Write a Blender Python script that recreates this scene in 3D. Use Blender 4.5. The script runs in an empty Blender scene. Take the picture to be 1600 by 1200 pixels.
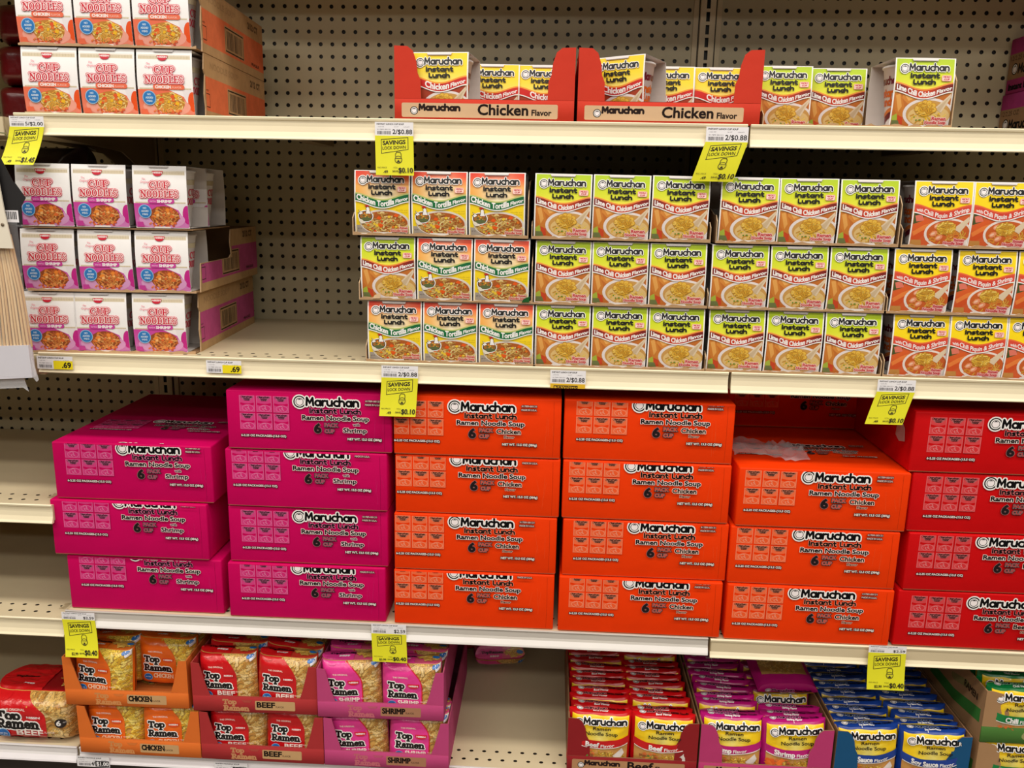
import bpy, bmesh, math, random
from mathutils import Vector, Matrix, noise
from mathutils.geometry import tessellate_polygon

# ---------------------------------------------------------------- camera, world, lamps
I = 0.0254                # everything below is laid out in inches
ZF = 64.5                 # floor is 64.5 in below the pegboard's reference row of holes
SC = bpy.context.scene
COL = SC.collection
CAMP = Vector((35.913, -75.163, -15.536)); YAW, PITCH, ROLL = -0.0466, -0.2172, 0.0204
def wp(x, y, z): return Vector((x*I, y*I, (z+ZF)*I))
cy, sy = math.cos(YAW), math.sin(YAW); cp, sp = math.cos(PITCH), math.sin(PITCH); cr, sr = math.cos(ROLL), math.sin(ROLL)
CF = Vector((sy*cp, cy*cp, sp)); CR0 = Vector((cy, -sy, 0)); CU0 = CR0.cross(CF)
CRR = cr*CR0 + sr*CU0; CUU = -sr*CR0 + cr*CU0
cam = bpy.data.cameras.new('camera'); camo = bpy.data.objects.new('camera', cam); COL.objects.link(camo)
cam.sensor_width = 36; cam.lens = 1311.3/1600*36; cam.clip_start = 0.01
m = Matrix.Identity(4)
for i in range(3): m[i][0] = CRR[i]; m[i][1] = CUU[i]; m[i][2] = -CF[i]
m.translation = wp(*CAMP); camo.matrix_world = m
SC.camera = camo

w = bpy.data.worlds.new('store'); SC.world = w; w.use_nodes = True
w.node_tree.nodes['Background'].inputs[0].default_value = (1.0, 0.86, 0.68, 1)
w.node_tree.nodes['Background'].inputs[1].default_value = 0.018
SC.view_settings.view_transform = 'Standard'; SC.view_settings.look = 'None'
SC.view_settings.exposure = 0.0; SC.view_settings.gamma = 1.0; SC.view_settings.use_curve_mapping = False
def lamp(x, y, z, sx, sy_, power, col=(1, .94, .85)):
    l = bpy.data.lights.new('ceiling_lamp_light', 'AREA'); l.shape = 'RECTANGLE'; l.size = sx*I; l.size_y = sy_*I
    l.energy = power; l.color = col
    o = bpy.data.objects.new('ceiling_lamp_light', l); COL.objects.link(o); o.location = wp(x, y, z)
    return o
LAMPS = [(-60, 122), (-115, 98), (-175, 96), (-235, 92)]
for ly, pw in LAMPS: lamp(33, ly, 70, 300, 14, pw)   # rows of fluorescent tubes, pointing straight down

# ---------------------------------------------------------------- mesh helpers
def lin(c):
    out = []
    for v in c[:3]:
        v = max(0, min(255, v))/255.0
        out.append(v/12.92 if v <= .04045 else ((v+.055)/1.055)**2.4)
    return (out[0], out[1], out[2], 1.0)
def mixc(a, b, t): return tuple(a[i]+(b[i]-a[i])*t for i in range(3))

def make_mat(name, rough=.5, noise_amt=.06, noise_scale=40, bump=0, bump_scale=60, coat=0, spec=.5, metallic=0):
    mt = bpy.data.materials.new(name); mt.use_nodes = True; nt = mt.node_tree
    b = nt.nodes['Principled BSDF']; b.inputs['Roughness'].default_value = rough
    b.inputs['Specular IOR Level'].default_value = spec; b.inputs['Coat Weight'].default_value = coat
    b.inputs['Coat Roughness'].default_value = .12; b.inputs['Metallic'].default_value = metallic
    at = nt.nodes.new('ShaderNodeAttribute'); at.attribute_name = 'Col'
    tc = nt.nodes.new('ShaderNodeTexCoord'); nz = nt.nodes.new('ShaderNodeTexNoise')
    nz.inputs['Scale'].default_value = noise_scale; nz.inputs['Detail'].default_value = 4
    nt.links.new(tc.outputs['Object'], nz.inputs['Vector'])
    mr = nt.nodes.new('ShaderNodeMapRange'); mr.inputs['From Min'].default_value = .3; mr.inputs['From Max'].default_value = .7
    mr.inputs['To Min'].default_value = 1-noise_amt; mr.inputs['To Max'].default_value = 1.0
    nt.links.new(nz.outputs['Fac'], mr.inputs['Value'])
    mx = nt.nodes.new('ShaderNodeMix'); mx.data_type = 'RGBA'; mx.blend_type = 'MULTIPLY'; mx.inputs['Factor'].default_value = 1
    nt.links.new(at.outputs['Color'], mx.inputs['A']); nt.links.new(mr.outputs['Result'], mx.inputs['B'])
    nt.links.new(mx.outputs['Result'], b.inputs['Base Color'])
    if bump:
        n2 = nt.nodes.new('ShaderNodeTexNoise'); n2.inputs['Scale'].default_value = bump_scale; n2.inputs['Detail'].default_value = 3
        nt.links.new(tc.outputs['Object'], n2.inputs['Vector'])
        bp = nt.nodes.new('ShaderNodeBump'); bp.inputs['Strength'].default_value = bump; bp.inputs['Distance'].default_value = .004
        nt.links.new(n2.outputs['Fac'], bp.inputs['Height']); nt.links.new(bp.outputs['Normal'], b.inputs['Normal'])
    return mt
M_PRINT = make_mat('printed_carton', .45, .05, 30)
M_CASE = make_mat('printed_corrugated_card', .6, .07, 18, .12, 45, spec=.12)
M_CARD = make_mat('raw_cardboard', .85, .14, 60, .15, 90, spec=.2)
M_FILM = make_mat('plastic_wrapper_film', .3, .06, 25, .35, 38, coat=.25)
M_METAL = make_mat('enamelled_steel', .42, .06, 9, spec=.4)
M_PLAST = make_mat('moulded_plastic', .35, .04, 20)
M_PAPER = make_mat('label_paper', .6, .03, 40)
M_WOOD = make_mat('bamboo', .6, .08, 60)
M_CLEAR = bpy.data.materials.new('clear_film'); M_CLEAR.use_nodes = True
_b = M_CLEAR.node_tree.nodes['Principled BSDF']; _b.inputs['Base Color'].default_value = (.85, .85, .88, 1); _b.inputs['Alpha'].default_value = .36; _b.inputs['Roughness'].default_value = .25
_n = M_CLEAR.node_tree.nodes.new('ShaderNodeTexNoise'); _n.inputs['Scale'].default_value = 50
_p = M_CLEAR.node_tree.nodes.new('ShaderNodeBump'); _p.inputs['Strength'].default_value = .4; _p.inputs['Distance'].default_value = .004
M_CLEAR.node_tree.links.new(_n.outputs['Fac'], _p.inputs['Height']); M_CLEAR.node_tree.links.new(_p.outputs['Normal'], _b.inputs['Normal'])
M_BAG = M_CLEAR.copy(); M_BAG.name = 'thin_clear_bag'
M_BAG.node_tree.nodes['Principled BSDF'].inputs['Alpha'].default_value = .13
M_BAG.node_tree.nodes['Bump'].inputs['Strength'].default_value = .15
MATS = [M_PRINT, M_CASE, M_CARD, M_FILM, M_METAL, M_PLAST, M_PAPER, M_WOOD, M_CLEAR]

class MB:
    """collects coloured faces in inches; build() links them as ONE mesh object"""
    def __init__(s, mat=M_PRINT): s.v = []; s.f = []; s.c = []; s.sm = []; s.mat = mat
    def face(s, pts, col, smooth=False):
        n = len(s.v); s.v.extend(pts); s.f.append(tuple(range(n, n+len(pts)))); s.sm.append(smooth)
        if col and isinstance(col[0], (tuple, list)): s.c.extend(lin(c) for c in col)
        else: s.c.extend([lin(col)]*len(pts))
    def grid(s, P, col, smooth=True, close_u=False):
        """P[i][j] points; col tuple or func(i,j); shared vertices"""
        ni, nj = len(P), len(P[0]); n = len(s.v)
        for r in P: s.v.extend(r)
        for i in range(ni-1 if not close_u else ni):
            for j in range(nj-1):
                i2 = (i+1) % ni
                s.f.append((n+i*nj+j, n+i2*nj+j, n+i2*nj+j+1, n+i*nj+j+1)); s.sm.append(smooth)
                if callable(col): s.c.extend([lin(col(i, j)), lin(col(i2, j)), lin(col(i2, j+1)), lin(col(i, j+1))])
                else: s.c.extend([lin(col)]*4)
    def box(s, x0, y0, z0, x1, y1, z1, col, bev=0, seg=2):
        bm = bmesh.new(); bmesh.ops.create_cube(bm, size=1)
        for v in bm.verts: v.co = Vector((x0+(v.co.x+.5)*(x1-x0), y0+(v.co.y+.5)*(y1-y0), z0+(v.co.z+.5)*(z1-z0)))
        if bev: bmesh.ops.bevel(bm, geom=bm.edges[:], offset=bev, segments=seg, affect='EDGES', profile=.5)
        s.bm(bm, col, bev > 0)
    def bm(s, bm, col, smooth=False):
        n = len(s.v); bm.verts.index_update(); s.v.extend(tuple(v.co) for v in bm.verts)
        for f in bm.faces:
            s.f.append(tuple(n+v.index for v in f.verts)); s.sm.append(smooth)
            for v in f.verts: s.c.append(lin(col(v.co) if callable(col) else col))
        bm.free()
    def prism(s, pts, d0, d1, axis, col, edge=None):
        """2D outline extruded along axis ('y': pts are x,z; 'x': pts are y,z; 'z': pts are x,y)"""
        def mk(p, d):
            return (p[0], d, p[1]) if axis == 'y' else ((d, p[0], p[1]) if axis == 'x' else (p[0], p[1], d))
        tr = tessellate_polygon([[Vector((p[0], p[1], 0)) for p in pts]])
        for t in tr:
            s.face([mk(pts[i], d0) for i in t], col); s.face([mk(pts[i], d1) for i in reversed(t)], col)
        for i in range(len(pts)):
            a, b = pts[i], pts[(i+1) % len(pts)]
            s.face([mk(a, d0), mk(b, d0), mk(b, d1), mk(a, d1)], edge or col)
    def tube(s, pts, r, col, n=8, smooth=True):
        rings = []
        for i, p in enumerate(pts):
            p = Vector(p); a = Vector(pts[max(0, i-1)]); b = Vector(pts[min(len(pts)-1, i+1)])
            d = (b-a).normalized(); u = d.orthogonal().normalized(); v = d.cross(u)
            rr = r[i] if isinstance(r, (list, tuple)) else r
            rings.append([tuple(p+u*math.cos(2*math.pi*k/n)*rr+v*math.sin(2*math.pi*k/n)*rr) for k in range(n+1)])
        s.grid(rings, col, smooth)
        for R in (rings[0], rings[-1]): s.face(R[:-1], col)
    def lathe(s, prof, col, n=24, cx=0, cy_=0, smooth=True):
        s.grid([[(cx+r*math.cos(2*math.pi*k/n), cy_+r*math.sin(2*math.pi*k/n), z) for k in range(n+1)] for r, z in prof],
               col if not callable(col) else (lambda i, j: col(prof[i])), smooth)
    def mesh(s, name, mat=None):
        me = bpy.data.meshes.new(name); me.from_pydata([(x*I, y*I, z*I) for x, y, z in s.v], [], s.f)
        ca = me.color_attributes.new('Col', 'FLOAT_COLOR', 'CORNER')
        ca.data.foreach_set('color', [x for c in s.c for x in c])
        me.polygons.foreach_set('use_smooth', s.sm)
        me.materials.append(mat or s.mat); me.update(); return me
    def build(s, name, mat=None, parent=None):
        o = bpy.data.objects.new(name, s.mesh(name, mat)); COL.objects.link(o)
        if parent: o.parent = parent
        return o

# ---------------------------------------------------------------- object helpers
def tag(o, label=None, cat=None, group=None, kind=None):
    if label: o['label'] = label
    if cat: o['category'] = cat
    if group: o['group'] = group
    if kind: o['kind'] = kind
    return o
def empty(name, label, cat, group=None):
    o = bpy.data.objects.new(name, None); COL.objects.link(o); o.empty_display_size = .02
    return tag(o, label, cat, group)
def place(o, x, y, z, rz=0, rx=0, ry=0):
    o.location = wp(x, y, z); o.rotation_euler = (math.radians(rx), math.radians(ry), math.radians(rz)); return o
def part(name, me, parent):
    o = bpy.data.objects.new(name, me); COL.objects.link(o); o.parent = parent; return o

# ---------------------------------------------------------------- flat printed artwork (vector shapes laid on a panel)
_TG = {}
def tgeo(s):
    if s in _TG: return _TG[s]
    cu = bpy.data.curves.new('t', 'FONT'); cu.body = s; cu.size = 1; cu.resolution_u = 3; cu.fill_mode = 'FRONT'
    ob = bpy.data.objects.new('t', cu); me = ob.to_mesh()
    vs = [(v.co.x, v.co.y) for v in me.vertices]; tr = []; ed = {}
    for p in me.polygons:
        ix = list(p.vertices)
        for k in range(1, len(ix)-1): tr.append((ix[0], ix[k], ix[k+1]))
        for k in range(len(ix)):
            e = tuple(sorted((ix[k], ix[(k+1) % len(ix)]))); ed[e] = ed.get(e, 0)+1
    be = [e for e, n in ed.items() if n == 1]
    ob.to_mesh_clear(); bpy.data.objects.remove(ob); bpy.data.curves.remove(cu)
    nb = {}
    for a, b in be: nb.setdefault(a, []).append(b); nb.setdefault(b, []).append(a)
    seen = set(); loops = []
    for a in list(nb):
        if a in seen: continue
        lp = [a]; seen.add(a); c = a
        while True:
            nx = [b for b in nb[c] if b not in seen]
            if not nx: break
            c = nx[0]; seen.add(c); lp.append(c)
        loops.append(lp+[a])
    _TG[s] = (vs, tr, loops); return _TG[s]
def cap_h():
    vs = tgeo('H')[0]; return max(v[1] for v in vs)
CAPH = None

class Art:
    def __init__(s, W, H): s.W, s.H = W, H; s.h = 0.0; s.t = []
    def P(s, x, y): return (x*s.W, (1-y)*s.H)
    def tri(s, pts, col):
        if callable(col): cs = [col(p[0]/s.W, 1-p[1]/s.H) for p in pts]
        else: cs = [col]*3
        s.t.append((pts, cs, s.h))
    def up(s, d=.0008): s.h += d
    def poly(s, pts, col, up=.0008, frac=True):
        s.up(up)
        q = [s.P(*p) for p in pts] if frac else pts
        for t in tessellate_polygon([[Vector((p[0], p[1], 0)) for p in q]]): s.tri([q[i] for i in t], col)
    def rect(s, x0, y0, x1, y1, col, n=1, m=1, up=.0008):
        s.up(up)
        for i in range(n):
            for j in range(m):
                a, b = x0+(x1-x0)*i/n, x0+(x1-x0)*(i+1)/n; c, d = y0+(y1-y0)*j/m, y0+(y1-y0)*(j+1)/m
                q = [s.P(a, c), s.P(b, c), s.P(b, d), s.P(a, d)]
                s.tri([q[0], q[1], q[2]], col); s.tri([q[0], q[2], q[3]], col)
    def rrect(s, x0, y0, x1, y1, r, col):
        X0, Y0 = s.P(x0, y1); X1, Y1 = s.P(x1, y0); pts = []
        for cx, cy_, a in ((X1-r, Y1-r, 0), (X0+r, Y1-r, 90), (X0+r, Y0+r, 180), (X1-r, Y0+r, 270)):
            for k in range(5):
                t = math.radians(a+k*22.5); pts.append((cx+r*math.cos(t), cy_+r*math.sin(t)))
        s.poly(pts, col, frac=False)
    def strip(s, f1, f2, col, n=18, x0=0., x1=1., m=1, up=.0008):
        s.up(up)
        for i in range(n):
            a, b = x0+(x1-x0)*i/n, x0+(x1-x0)*(i+1)/n
            for j in range(m):
                q = []
                for x, t in ((a, j/m), (b, j/m), (b, (j+1)/m), (a, (j+1)/m)): q.append(s.P(x, f1(x)+(f2(x)-f1(x))*t))
                s.tri([q[0], q[1], q[2]], col); s.tri([q[0], q[2], q[3]], col)
    def ell(s, cx, cy_, rx, ry, col, n=26, up=.0008, a0=0, a1=360, rot=0):
        """centre in fractions, radii in inches"""
        s.up(up); X, Y = s.P(cx, cy_); c, d = math.cos(math.radians(rot)), math.sin(math.radians(rot))
        pts = []
        for k in range(n+1):
            t = math.radians(a0+(a1-a0)*k/n); x, y = rx*math.cos(t), ry*math.sin(t); pts.append((X+x*c-y*d, Y+x*d+y*c))
        for k in range(n): s.tri([(X, Y), pts[k], pts[k+1]], col)
    def stroke(s, pts, w, col, up=.0008, frac=True, cap=8, closed=False):
        """mitred ribbon with round ends (no overlapping faces)"""
        s.up(up); q = []
        for p in pts:
            p = s.P(*p) if frac else p
            if not q or math.hypot(p[0]-q[-1][0], p[1]-q[-1][1]) > 1e-5: q.append(p)
        if len(q) < 2: return
        if math.hypot(q[0][0]-q[-1][0], q[0][1]-q[-1][1]) < 1e-4: closed = True; q.pop()
        n = len(q); m = n if closed else n-1; N = []
        for k in range(m):
            a, b = q[k], q[(k+1) % n]; L = math.hypot(b[0]-a[0], b[1]-a[1]); N.append((-(b[1]-a[1])/L, (b[0]-a[0])/L))
        off = []
        for k in range(n):
            if closed: n1, n2 = N[k-1], N[k]
            else: n1, n2 = N[max(0, k-1)], N[min(m-1, k)]
            x, y = n1[0]+n2[0], n1[1]+n2[1]; L = math.hypot(x, y)
            if L < .2: off.append((n2[0]*w/2, n2[1]*w/2)); continue
            c = min(1.9, 2/L); off.append((x/L*w/2*c, y/L*w/2*c))
        A = [(q[k][0]+off[k][0], q[k][1]+off[k][1]) for k in range(n)]; B = [(q[k][0]-off[k][0], q[k][1]-off[k][1]) for k in range(n)]
        for k in range(m):
            j = (k+1) % n; s.tri([A[k], B[k], B[j]], col); s.tri([A[k], B[j], A[j]], col)
        if cap and not closed:
            for p, nn, sg in ((q[0], N[0], 1), (q[-1], N[-1], -1)):
                a0 = math.atan2(nn[1], nn[0])*1.0; h = max(3, cap//2)
                pp = [(p[0]+w/2*math.cos(a0+sg*math.pi*t/h), p[1]+w/2*math.sin(a0+sg*math.pi*t/h)) for t in range(h+1)]
                for t in range(1, h): s.tri([pp[0], pp[t], pp[t+1]], col)
    def text(s, st, x, y, size, col, width=None, bold=0, outline=0, ocol=(255, 255, 255), align='l', warp=None, shear=0, maxw=None):
        """x,y: fraction position of the baseline; size: cap height in inches; width: fit to this many inches"""
        global CAPH
        if CAPH is None: CAPH = cap_h()
        vs, tr, loops = tgeo(st)
        if not vs: return
        k = size/CAPH; xa = min(v[0] for v in vs); xb = max(v[0] for v in vs)
        kx = k if width is None else width/(xb-xa)
        Wd = (xb-xa)*kx; X, Y = s.P(x, y)
        X -= {'l': 0, 'c': Wd/2, 'r': Wd}[align]
        pts = []
        for a, b in vs:
            px, py = X+(a-xa)*kx+b*k*shear, Y+b*k
            pts.append(warp(px, py) if warp else (px, py))
        def rim(wd, c):
            h0 = s.h
            for k, lp in enumerate(loops):
                s.h = h0+.0002*(k % 7); s.stroke([pts[i] for i in lp], wd, c, up=0, frac=False, cap=6)
            s.h = h0+.0016
        if outline: s.up(); rim(bold*size+2*outline, ocol)
        if bold: s.up(.0004); rim(bold*size, col)
        s.up()
        for t in tr: s.tri([pts[i] for i in t], col)
    def glyphs(s, st, font, x, y, size, wt, col, outline=0, ocol=(255, 255, 255), outline2=0, o2col=None, width=None, align='l', warp=None, gap=0):
        """stroke lettering; size: height of ascender in inches, wt: stroke weight as a fraction of it"""
        L = []; cx = 0
        for ch in st:
            if ch == ' ': cx += .4; continue
            g, adv = font[ch]
            for stx in g: L.append([(cx+a, b) for a, b in stx])
            cx += adv+gap
        kx = size if width is None else width/cx
        X, Y = s.P(x, y); X -= {'l': 0, 'c': cx*kx/2, 'r': cx*kx}[align]
        Q = [[(X+a*kx, Y+b*size) for a, b in g] for g in L]
        if warp: Q = [[warp(*p) for p in g] for g in Q]
        w_ = wt*size
        def rim(wd, c):
            s.up(); h0 = s.h
            for k, g in enumerate(Q): s.h = h0+.0002*(k % 8); s.stroke(g, wd, c, up=0, frac=False, cap=10)
            s.h = h0+.0016
        if outline2: rim(w_+2*(outline+outline2), o2col)
        if outline: rim(w_+2*outline, ocol)
        rim(w_, col)
    def noodles(s, cx, cy_, rx, ry, n, pal, w=.07, seed=1, length=.5, dark=.72, flat=.5):
        """tangled printed noodle strands inside an ellipse (fractions for the centre, inches for the radii)"""
        R = random.Random(seed); X, Y = s.P(cx, cy_)
        for i in range(n):
            a = R.random()*6.283; r = math.sqrt(R.random()); x, y = X+rx*r*math.cos(a), Y+ry*r*math.sin(a)
            d = R.random()*6.283; pts = [(x, y)]; tn = R.uniform(-1.6, 1.6)
            for k in range(4):
                d += tn*.45; x += length/4*math.cos(d); y += length/4*math.sin(d)*(1-flat*.4)
                q = ((x-X)/rx)**2+((y-Y)/ry)**2
                if q > 1.15: break
                pts.append((x, y))
            if len(pts) < 3: continue
            c = R.choice(pal)
            s.stroke(pts, w*1.4, tuple(v*dark for v in c), up=.0001, frac=False, cap=0)
            s.stroke(pts, w, c, up=.0001, frac=False, cap=5)
    def bits(s, cx, cy_, rx, ry, n, pal, r0, r1, seed=2):
        R = random.Random(seed); X, Y = s.P(cx, cy_)
        for i in range(n):
            a = R.random()*6.283; r = math.sqrt(R.random()); x, y = X+rx*r*math.cos(a), Y+ry*r*math.sin(a)
            q = R.uniform(r0, r1); k = R.choice((4, 5, 6)); p0 = R.random()*6
            s.poly([(x+q*R.uniform(.7, 1.2)*math.cos(p0+6.283*j/k), y+q*R.uniform(.6, 1)*math.sin(p0+6.283*j/k)) for j in range(k)], R.choice(pal), up=.0005, frac=False)
    def scale_into(s, b, x, y, k, tint=None):
        """copy artwork b into this one, shrunk by k, lower left corner at fraction x,y"""
        X, Y = s.P(x, y); s.up(); h0 = s.h; mh = 0
        for pts, cs, h in b.t:
            c2 = [tint(c) if tint else c for c in cs]
            s.t.append(([(X+p[0]*k, Y+p[1]*k) for p in pts], c2, h0+h*.5)); mh = max(mh, h*.5)
        s.h = h0+mh

def clip_poly(pts, cs, box):
    P_ = list(zip(pts, cs))
    for ax, val, sg in ((0, box[0], 1), (0, box[2], -1), (1, box[1], 1), (1, box[3], -1)):
        out = []
        for i in range(len(P_)):
            (p, c), (q, d) = P_[i], P_[(i+1) % len(P_)]
            a, b = sg*(p[ax]-val), sg*(q[ax]-val)
            if a >= 0: out.append((p, c))
            if (a > 0 > b) or (a < 0 < b):
                t = a/(a-b); out.append(((p[0]+(q[0]-p[0])*t, p[1]+(q[1]-p[1])*t), mixc(c, d, t)))
        P_ = out
        if len(P_) < 3: return None
    return P_
def bake(mb, art, fn, clip=None, maxlen=None, dx=0, dy=0, smooth=False, lift=0):
    """lay the artwork on a surface: fn(u, v, h) gives the point h inches off the panel"""
    for pts, cs, h in art.t:
        pts = [(p[0]+dx, p[1]+dy) for p in pts]
        if clip:
            if all(clip[0] <= p[0] <= clip[2] and clip[1] <= p[1] <= clip[3] for p in pts): polys = [(pts, cs)]
            else:
                r = clip_poly(pts, cs, clip)
                if not r: continue
                polys = [([r[0][0], r[k][0], r[k+1][0]], [r[0][1], r[k][1], r[k+1][1]]) for k in range(1, len(r)-1)]
        else: polys = [(pts, cs)]
        st = polys
        while st:
            p, c = st.pop()
            if maxlen:
                e = [math.hypot(p[k][0]-p[(k+1) % 3][0], p[k][1]-p[(k+1) % 3][1]) for k in range(3)]; k = e.index(max(e))
                if e[k] > maxlen:
                    a, b, d = k, (k+1) % 3, (k+2) % 3
                    mp = ((p[a][0]+p[b][0])/2, (p[a][1]+p[b][1])/2); mc = mixc(c[a], c[b], .5)
                    st.append(([p[a], mp, p[d]], [c[a], mc, c[d]])); st.append(([mp, p[b], p[d]], [mc, c[b], c[d]])); continue
            # keep the winding facing outwards
            ar = (p[1][0]-p[0][0])*(p[2][1]-p[0][1])-(p[2][0]-p[0][0])*(p[1][1]-p[0][1])
            if ar < 0: p = [p[0], p[2], p[1]]; c = [c[0], c[2], c[1]]
            if abs(ar) < 1e-9: continue
            mb.face([fn(q[0], q[1], h+lift) for q in p], c, smooth)

def arc(cx, cy_, rx, ry, a0, a1, n=8):
    return [(cx+rx*math.cos(math.radians(a0+(a1-a0)*k/n)), cy_+ry*math.sin(math.radians(a0+(a1-a0)*k/n))) for k in range(n+1)]
# rounded fat lettering (wordmark and two-line title on the cup cartons)
ROUND = {
 'M': ([[(.1, .1), (.15, .9)], [(.15, .9), (.44, .36), (.74, .9)], [(.74, .9), (.8, .1)]], .92),
 'a': ([arc(.35, .36, .25, .26, 0, 360, 14), [(.61, .62), (.62, .1)]], .74),
 'r': ([[(.1, .62), (.1, .1)], [(.1, .38)]+arc(.33, .38, .23, .24, 180, 70, 5)], .48),
 'u': ([[(.1, .62), (.1, .34)]+arc(.34, .34, .24, .24, 180, 360, 8)+[(.58, .62)], [(.58, .62), (.58, .1)]], .7),
 'c': ([arc(.36, .36, .26, .26, 52, 308, 10)], .54),
 'C': ([arc(.36, .36, .26, .26, 60, 270, 10)+[(.5, .1), (.66, .2)]], .56),
 'h': ([[(.1, .96), (.1, .1)], [(.1, .36)]+arc(.34, .38, .24, .24, 180, 0, 8)+[(.58, .1)]], .7),
 'n': ([[(.1, .62), (.1, .1)], [(.1, .36)]+arc(.34, .38, .24, .24, 180, 0, 8)+[(.58, .1)]], .7),
 'I': ([[(.12, .9), (.12, .1)]], .28),
 's': ([[(.44, .6), (.2, .6), (.11, .5), (.18, .39), (.36, .34), (.45, .24), (.38, .12), (.1, .1)]], .58),
 't': ([[(.2, .88), (.2, .3), (.27, .13), (.46, .1)], [(.06, .62), (.42, .62)]], .54),
 'L': ([[(.12, .9), (.12, .24), (.2, .1), (.5, .1)]], .58),
}
# fat serif lettering on the noodle wrappers and their trays
SERIF = {
 'T': ([[(.08, .9), (.82, .9)], [(.08, .9), (.08, .74)], [(.82, .9), (.82, .74)], [(.42, .9), (.42, .08)], [(.48, .9), (.48, .08)], [(.28, .07), (.62, .07)]], .86),
 'o': ([arc(.34, .36, .23, .28, 0, 360, 14), arc(.34, .36, .27, .28, 0, 360, 14)], .66),
 'p': ([[(.16, .62), (.16, -.26)], [(.2, .62), (.2, -.26)], [(.05, .64), (.18, .64)], [(.04, -.28), (.34, -.28)], arc(.4, .36, .22, .27, 0, 360, 14)], .7),
 'R': ([[(.18, .9), (.18, .08)], [(.24, .9), (.24, .08)], [(.06, .92), (.4, .92)], [(.06, .07), (.38, .07)], [(.24, .92)]+arc(.48, .7, .2, .22, 90, -90, 8)+[(.24, .48)], [(.44, .48), (.64, .14), (.82, .07)]], .84),
 'a': ([arc(.28, .24, .18, .16, 0, 360, 12), [(.14, .56)]+arc(.32, .5, .16, .16, 150, 0, 6)+[(.48, .14), (.6, .08)], [(.44, .5), (.44, .14)]], .64),
 'm': ([[(.16, .64), (.16, .08)], [(.2, .62), (.2, .08)], [(.04, .64), (.18, .64)], [(.04, .07), (.32, .07)], [(.2, .4)]+arc(.36, .46, .16, .18, 180, 0, 6)+[(.52, .08)], [(.55, .5), (.55, .08)], [(.42, .07), (.64, .07)], [(.54, .4)]+arc(.72, .46, .16, .18, 180, 0, 6)+[(.88, .08)], [(.91, .5), (.91, .08)], [(.78, .07), (1.02, .07)]], 1.06),
 'e': ([arc(.34, .36, .24, .28, 0, 320, 14), [(.14, .38), (.58, .38)], arc(.34, .36, .2, .28, 90, 300, 10)], .66),
 'n': ([[(.16, .64), (.16, .08)], [(.2, .62), (.2, .08)], [(.04, .64), (.18, .64)], [(.04, .07), (.32, .07)], [(.2, .4)]+arc(.38, .46, .17, .18, 180, 0, 6)+[(.55, .08)], [(.58, .5), (.58, .08)], [(.44, .07), (.7, .07)]], .74),
}
# old style display lettering of the white cup cartons
OLD = {
 'C': ([arc(.42, .46, .32, .42, 55, 305, 14), arc(.36, .46, .2, .38, 90, 270, 10), [(.62, .8), (.66, .62)]], .74),
 'U': ([[(.16, .86), (.16, .34)]+arc(.38, .34, .22, .28, 180, 360, 8)+[(.6, .86)], [(.22, .86), (.22, .3)], [(.04, .88), (.32, .88)], [(.5, .88), (.72, .88)]], .76),
 'P': ([[(.16, .88), (.16, .06)], [(.22, .88), (.22, .06)], [(.04, .88), (.4, .88)]+arc(.4, .65, .22, .23, 90, -90, 8)+[(.22, .42)], [(.04, .06), (.36, .06)]], .66),
 'N': ([[(.16, .88), (.16, .06)], [(.12, .88), (.62, .06)], [(.2, .88), (.66, .1)], [(.64, .88), (.64, .06)], [(.02, .9), (.2, .9)], [(.52, .88), (.76, .88)], [(.04, .06), (.28, .06)]], .8),
 'O': ([arc(.38, .46, .28, .42, 0, 360, 16), arc(.38, .46, .22, .42, 0, 360, 16)], .76),
 'D': ([[(.16, .88), (.16, .06)], [(.22, .88), (.22, .06)], [(.04, .88), (.3, .88)]+arc(.32, .47, .32, .41, 90, -90, 10)+[(.04, .06)]], .76),
 'L': ([[(.16, .88), (.16, .06)], [(.22, .88), (.22, .06)], [(.04, .88), (.34, .88)], [(.04, .06), (.54, .06), (.58, .26)]], .62),
 'E': ([[(.16, .88), (.16, .06)], [(.22, .88), (.22, .06)], [(.04, .88), (.54, .88), (.56, .72)], [(.2, .48), (.46, .48)], [(.04, .06), (.54, .06), (.58, .24)]], .64),
 'S': ([[(.54, .72), (.5, .84), (.34, .89), (.16, .82), (.12, .68), (.22, .56), (.44, .44), (.54, .3), (.5, .14), (.34, .05), (.16, .08), (.08, .22)]], .64),
}
# ---------------------------------------------------------------- the printed designs
K = (10, 8, 10); WH = (250, 248, 246); CREAM = (246, 236, 205)
NOOD = [(236, 190, 70), (222, 168, 52), (246, 210, 104), (205, 150, 48)]
def ring_logo(a, x, y, r, white=True, dk=K):
    if white: a.ell(x, y, r*1.2, r*1.2, WH)
    a.ell(x, y, r, r, dk); a.ell(x, y, r*.8, r*.8, WH); a.ell(x, y, r*.64, r*.64, dk); a.ell(x, y-.0, r*.54, r*.54, (252, 244, 246))
    X, Y = a.P(x, y); a.up()
    a.poly([(X-r*.34, Y+r*.32), (X+r*.34, Y+r*.34), (X+r*.1, Y+r*.5), (X-r*.1, Y+r*.5)], dk, frac=False)
def word_m(a, x, y, size, width, col=K, out=.045, ocol=WH, wt=.2, warp=None, align='l'):
    """the rounded wordmark, c and h joined"""
    a.glyphs('MaruChan', ROUND, x, y, size, wt, col, outline=out, ocol=ocol, width=width, warp=warp, align=align)
def wave(base, amp): return lambda x: base+amp*(.5-.5*math.cos(2*math.pi*min(1, max(0, x*.96+.02))))

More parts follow.
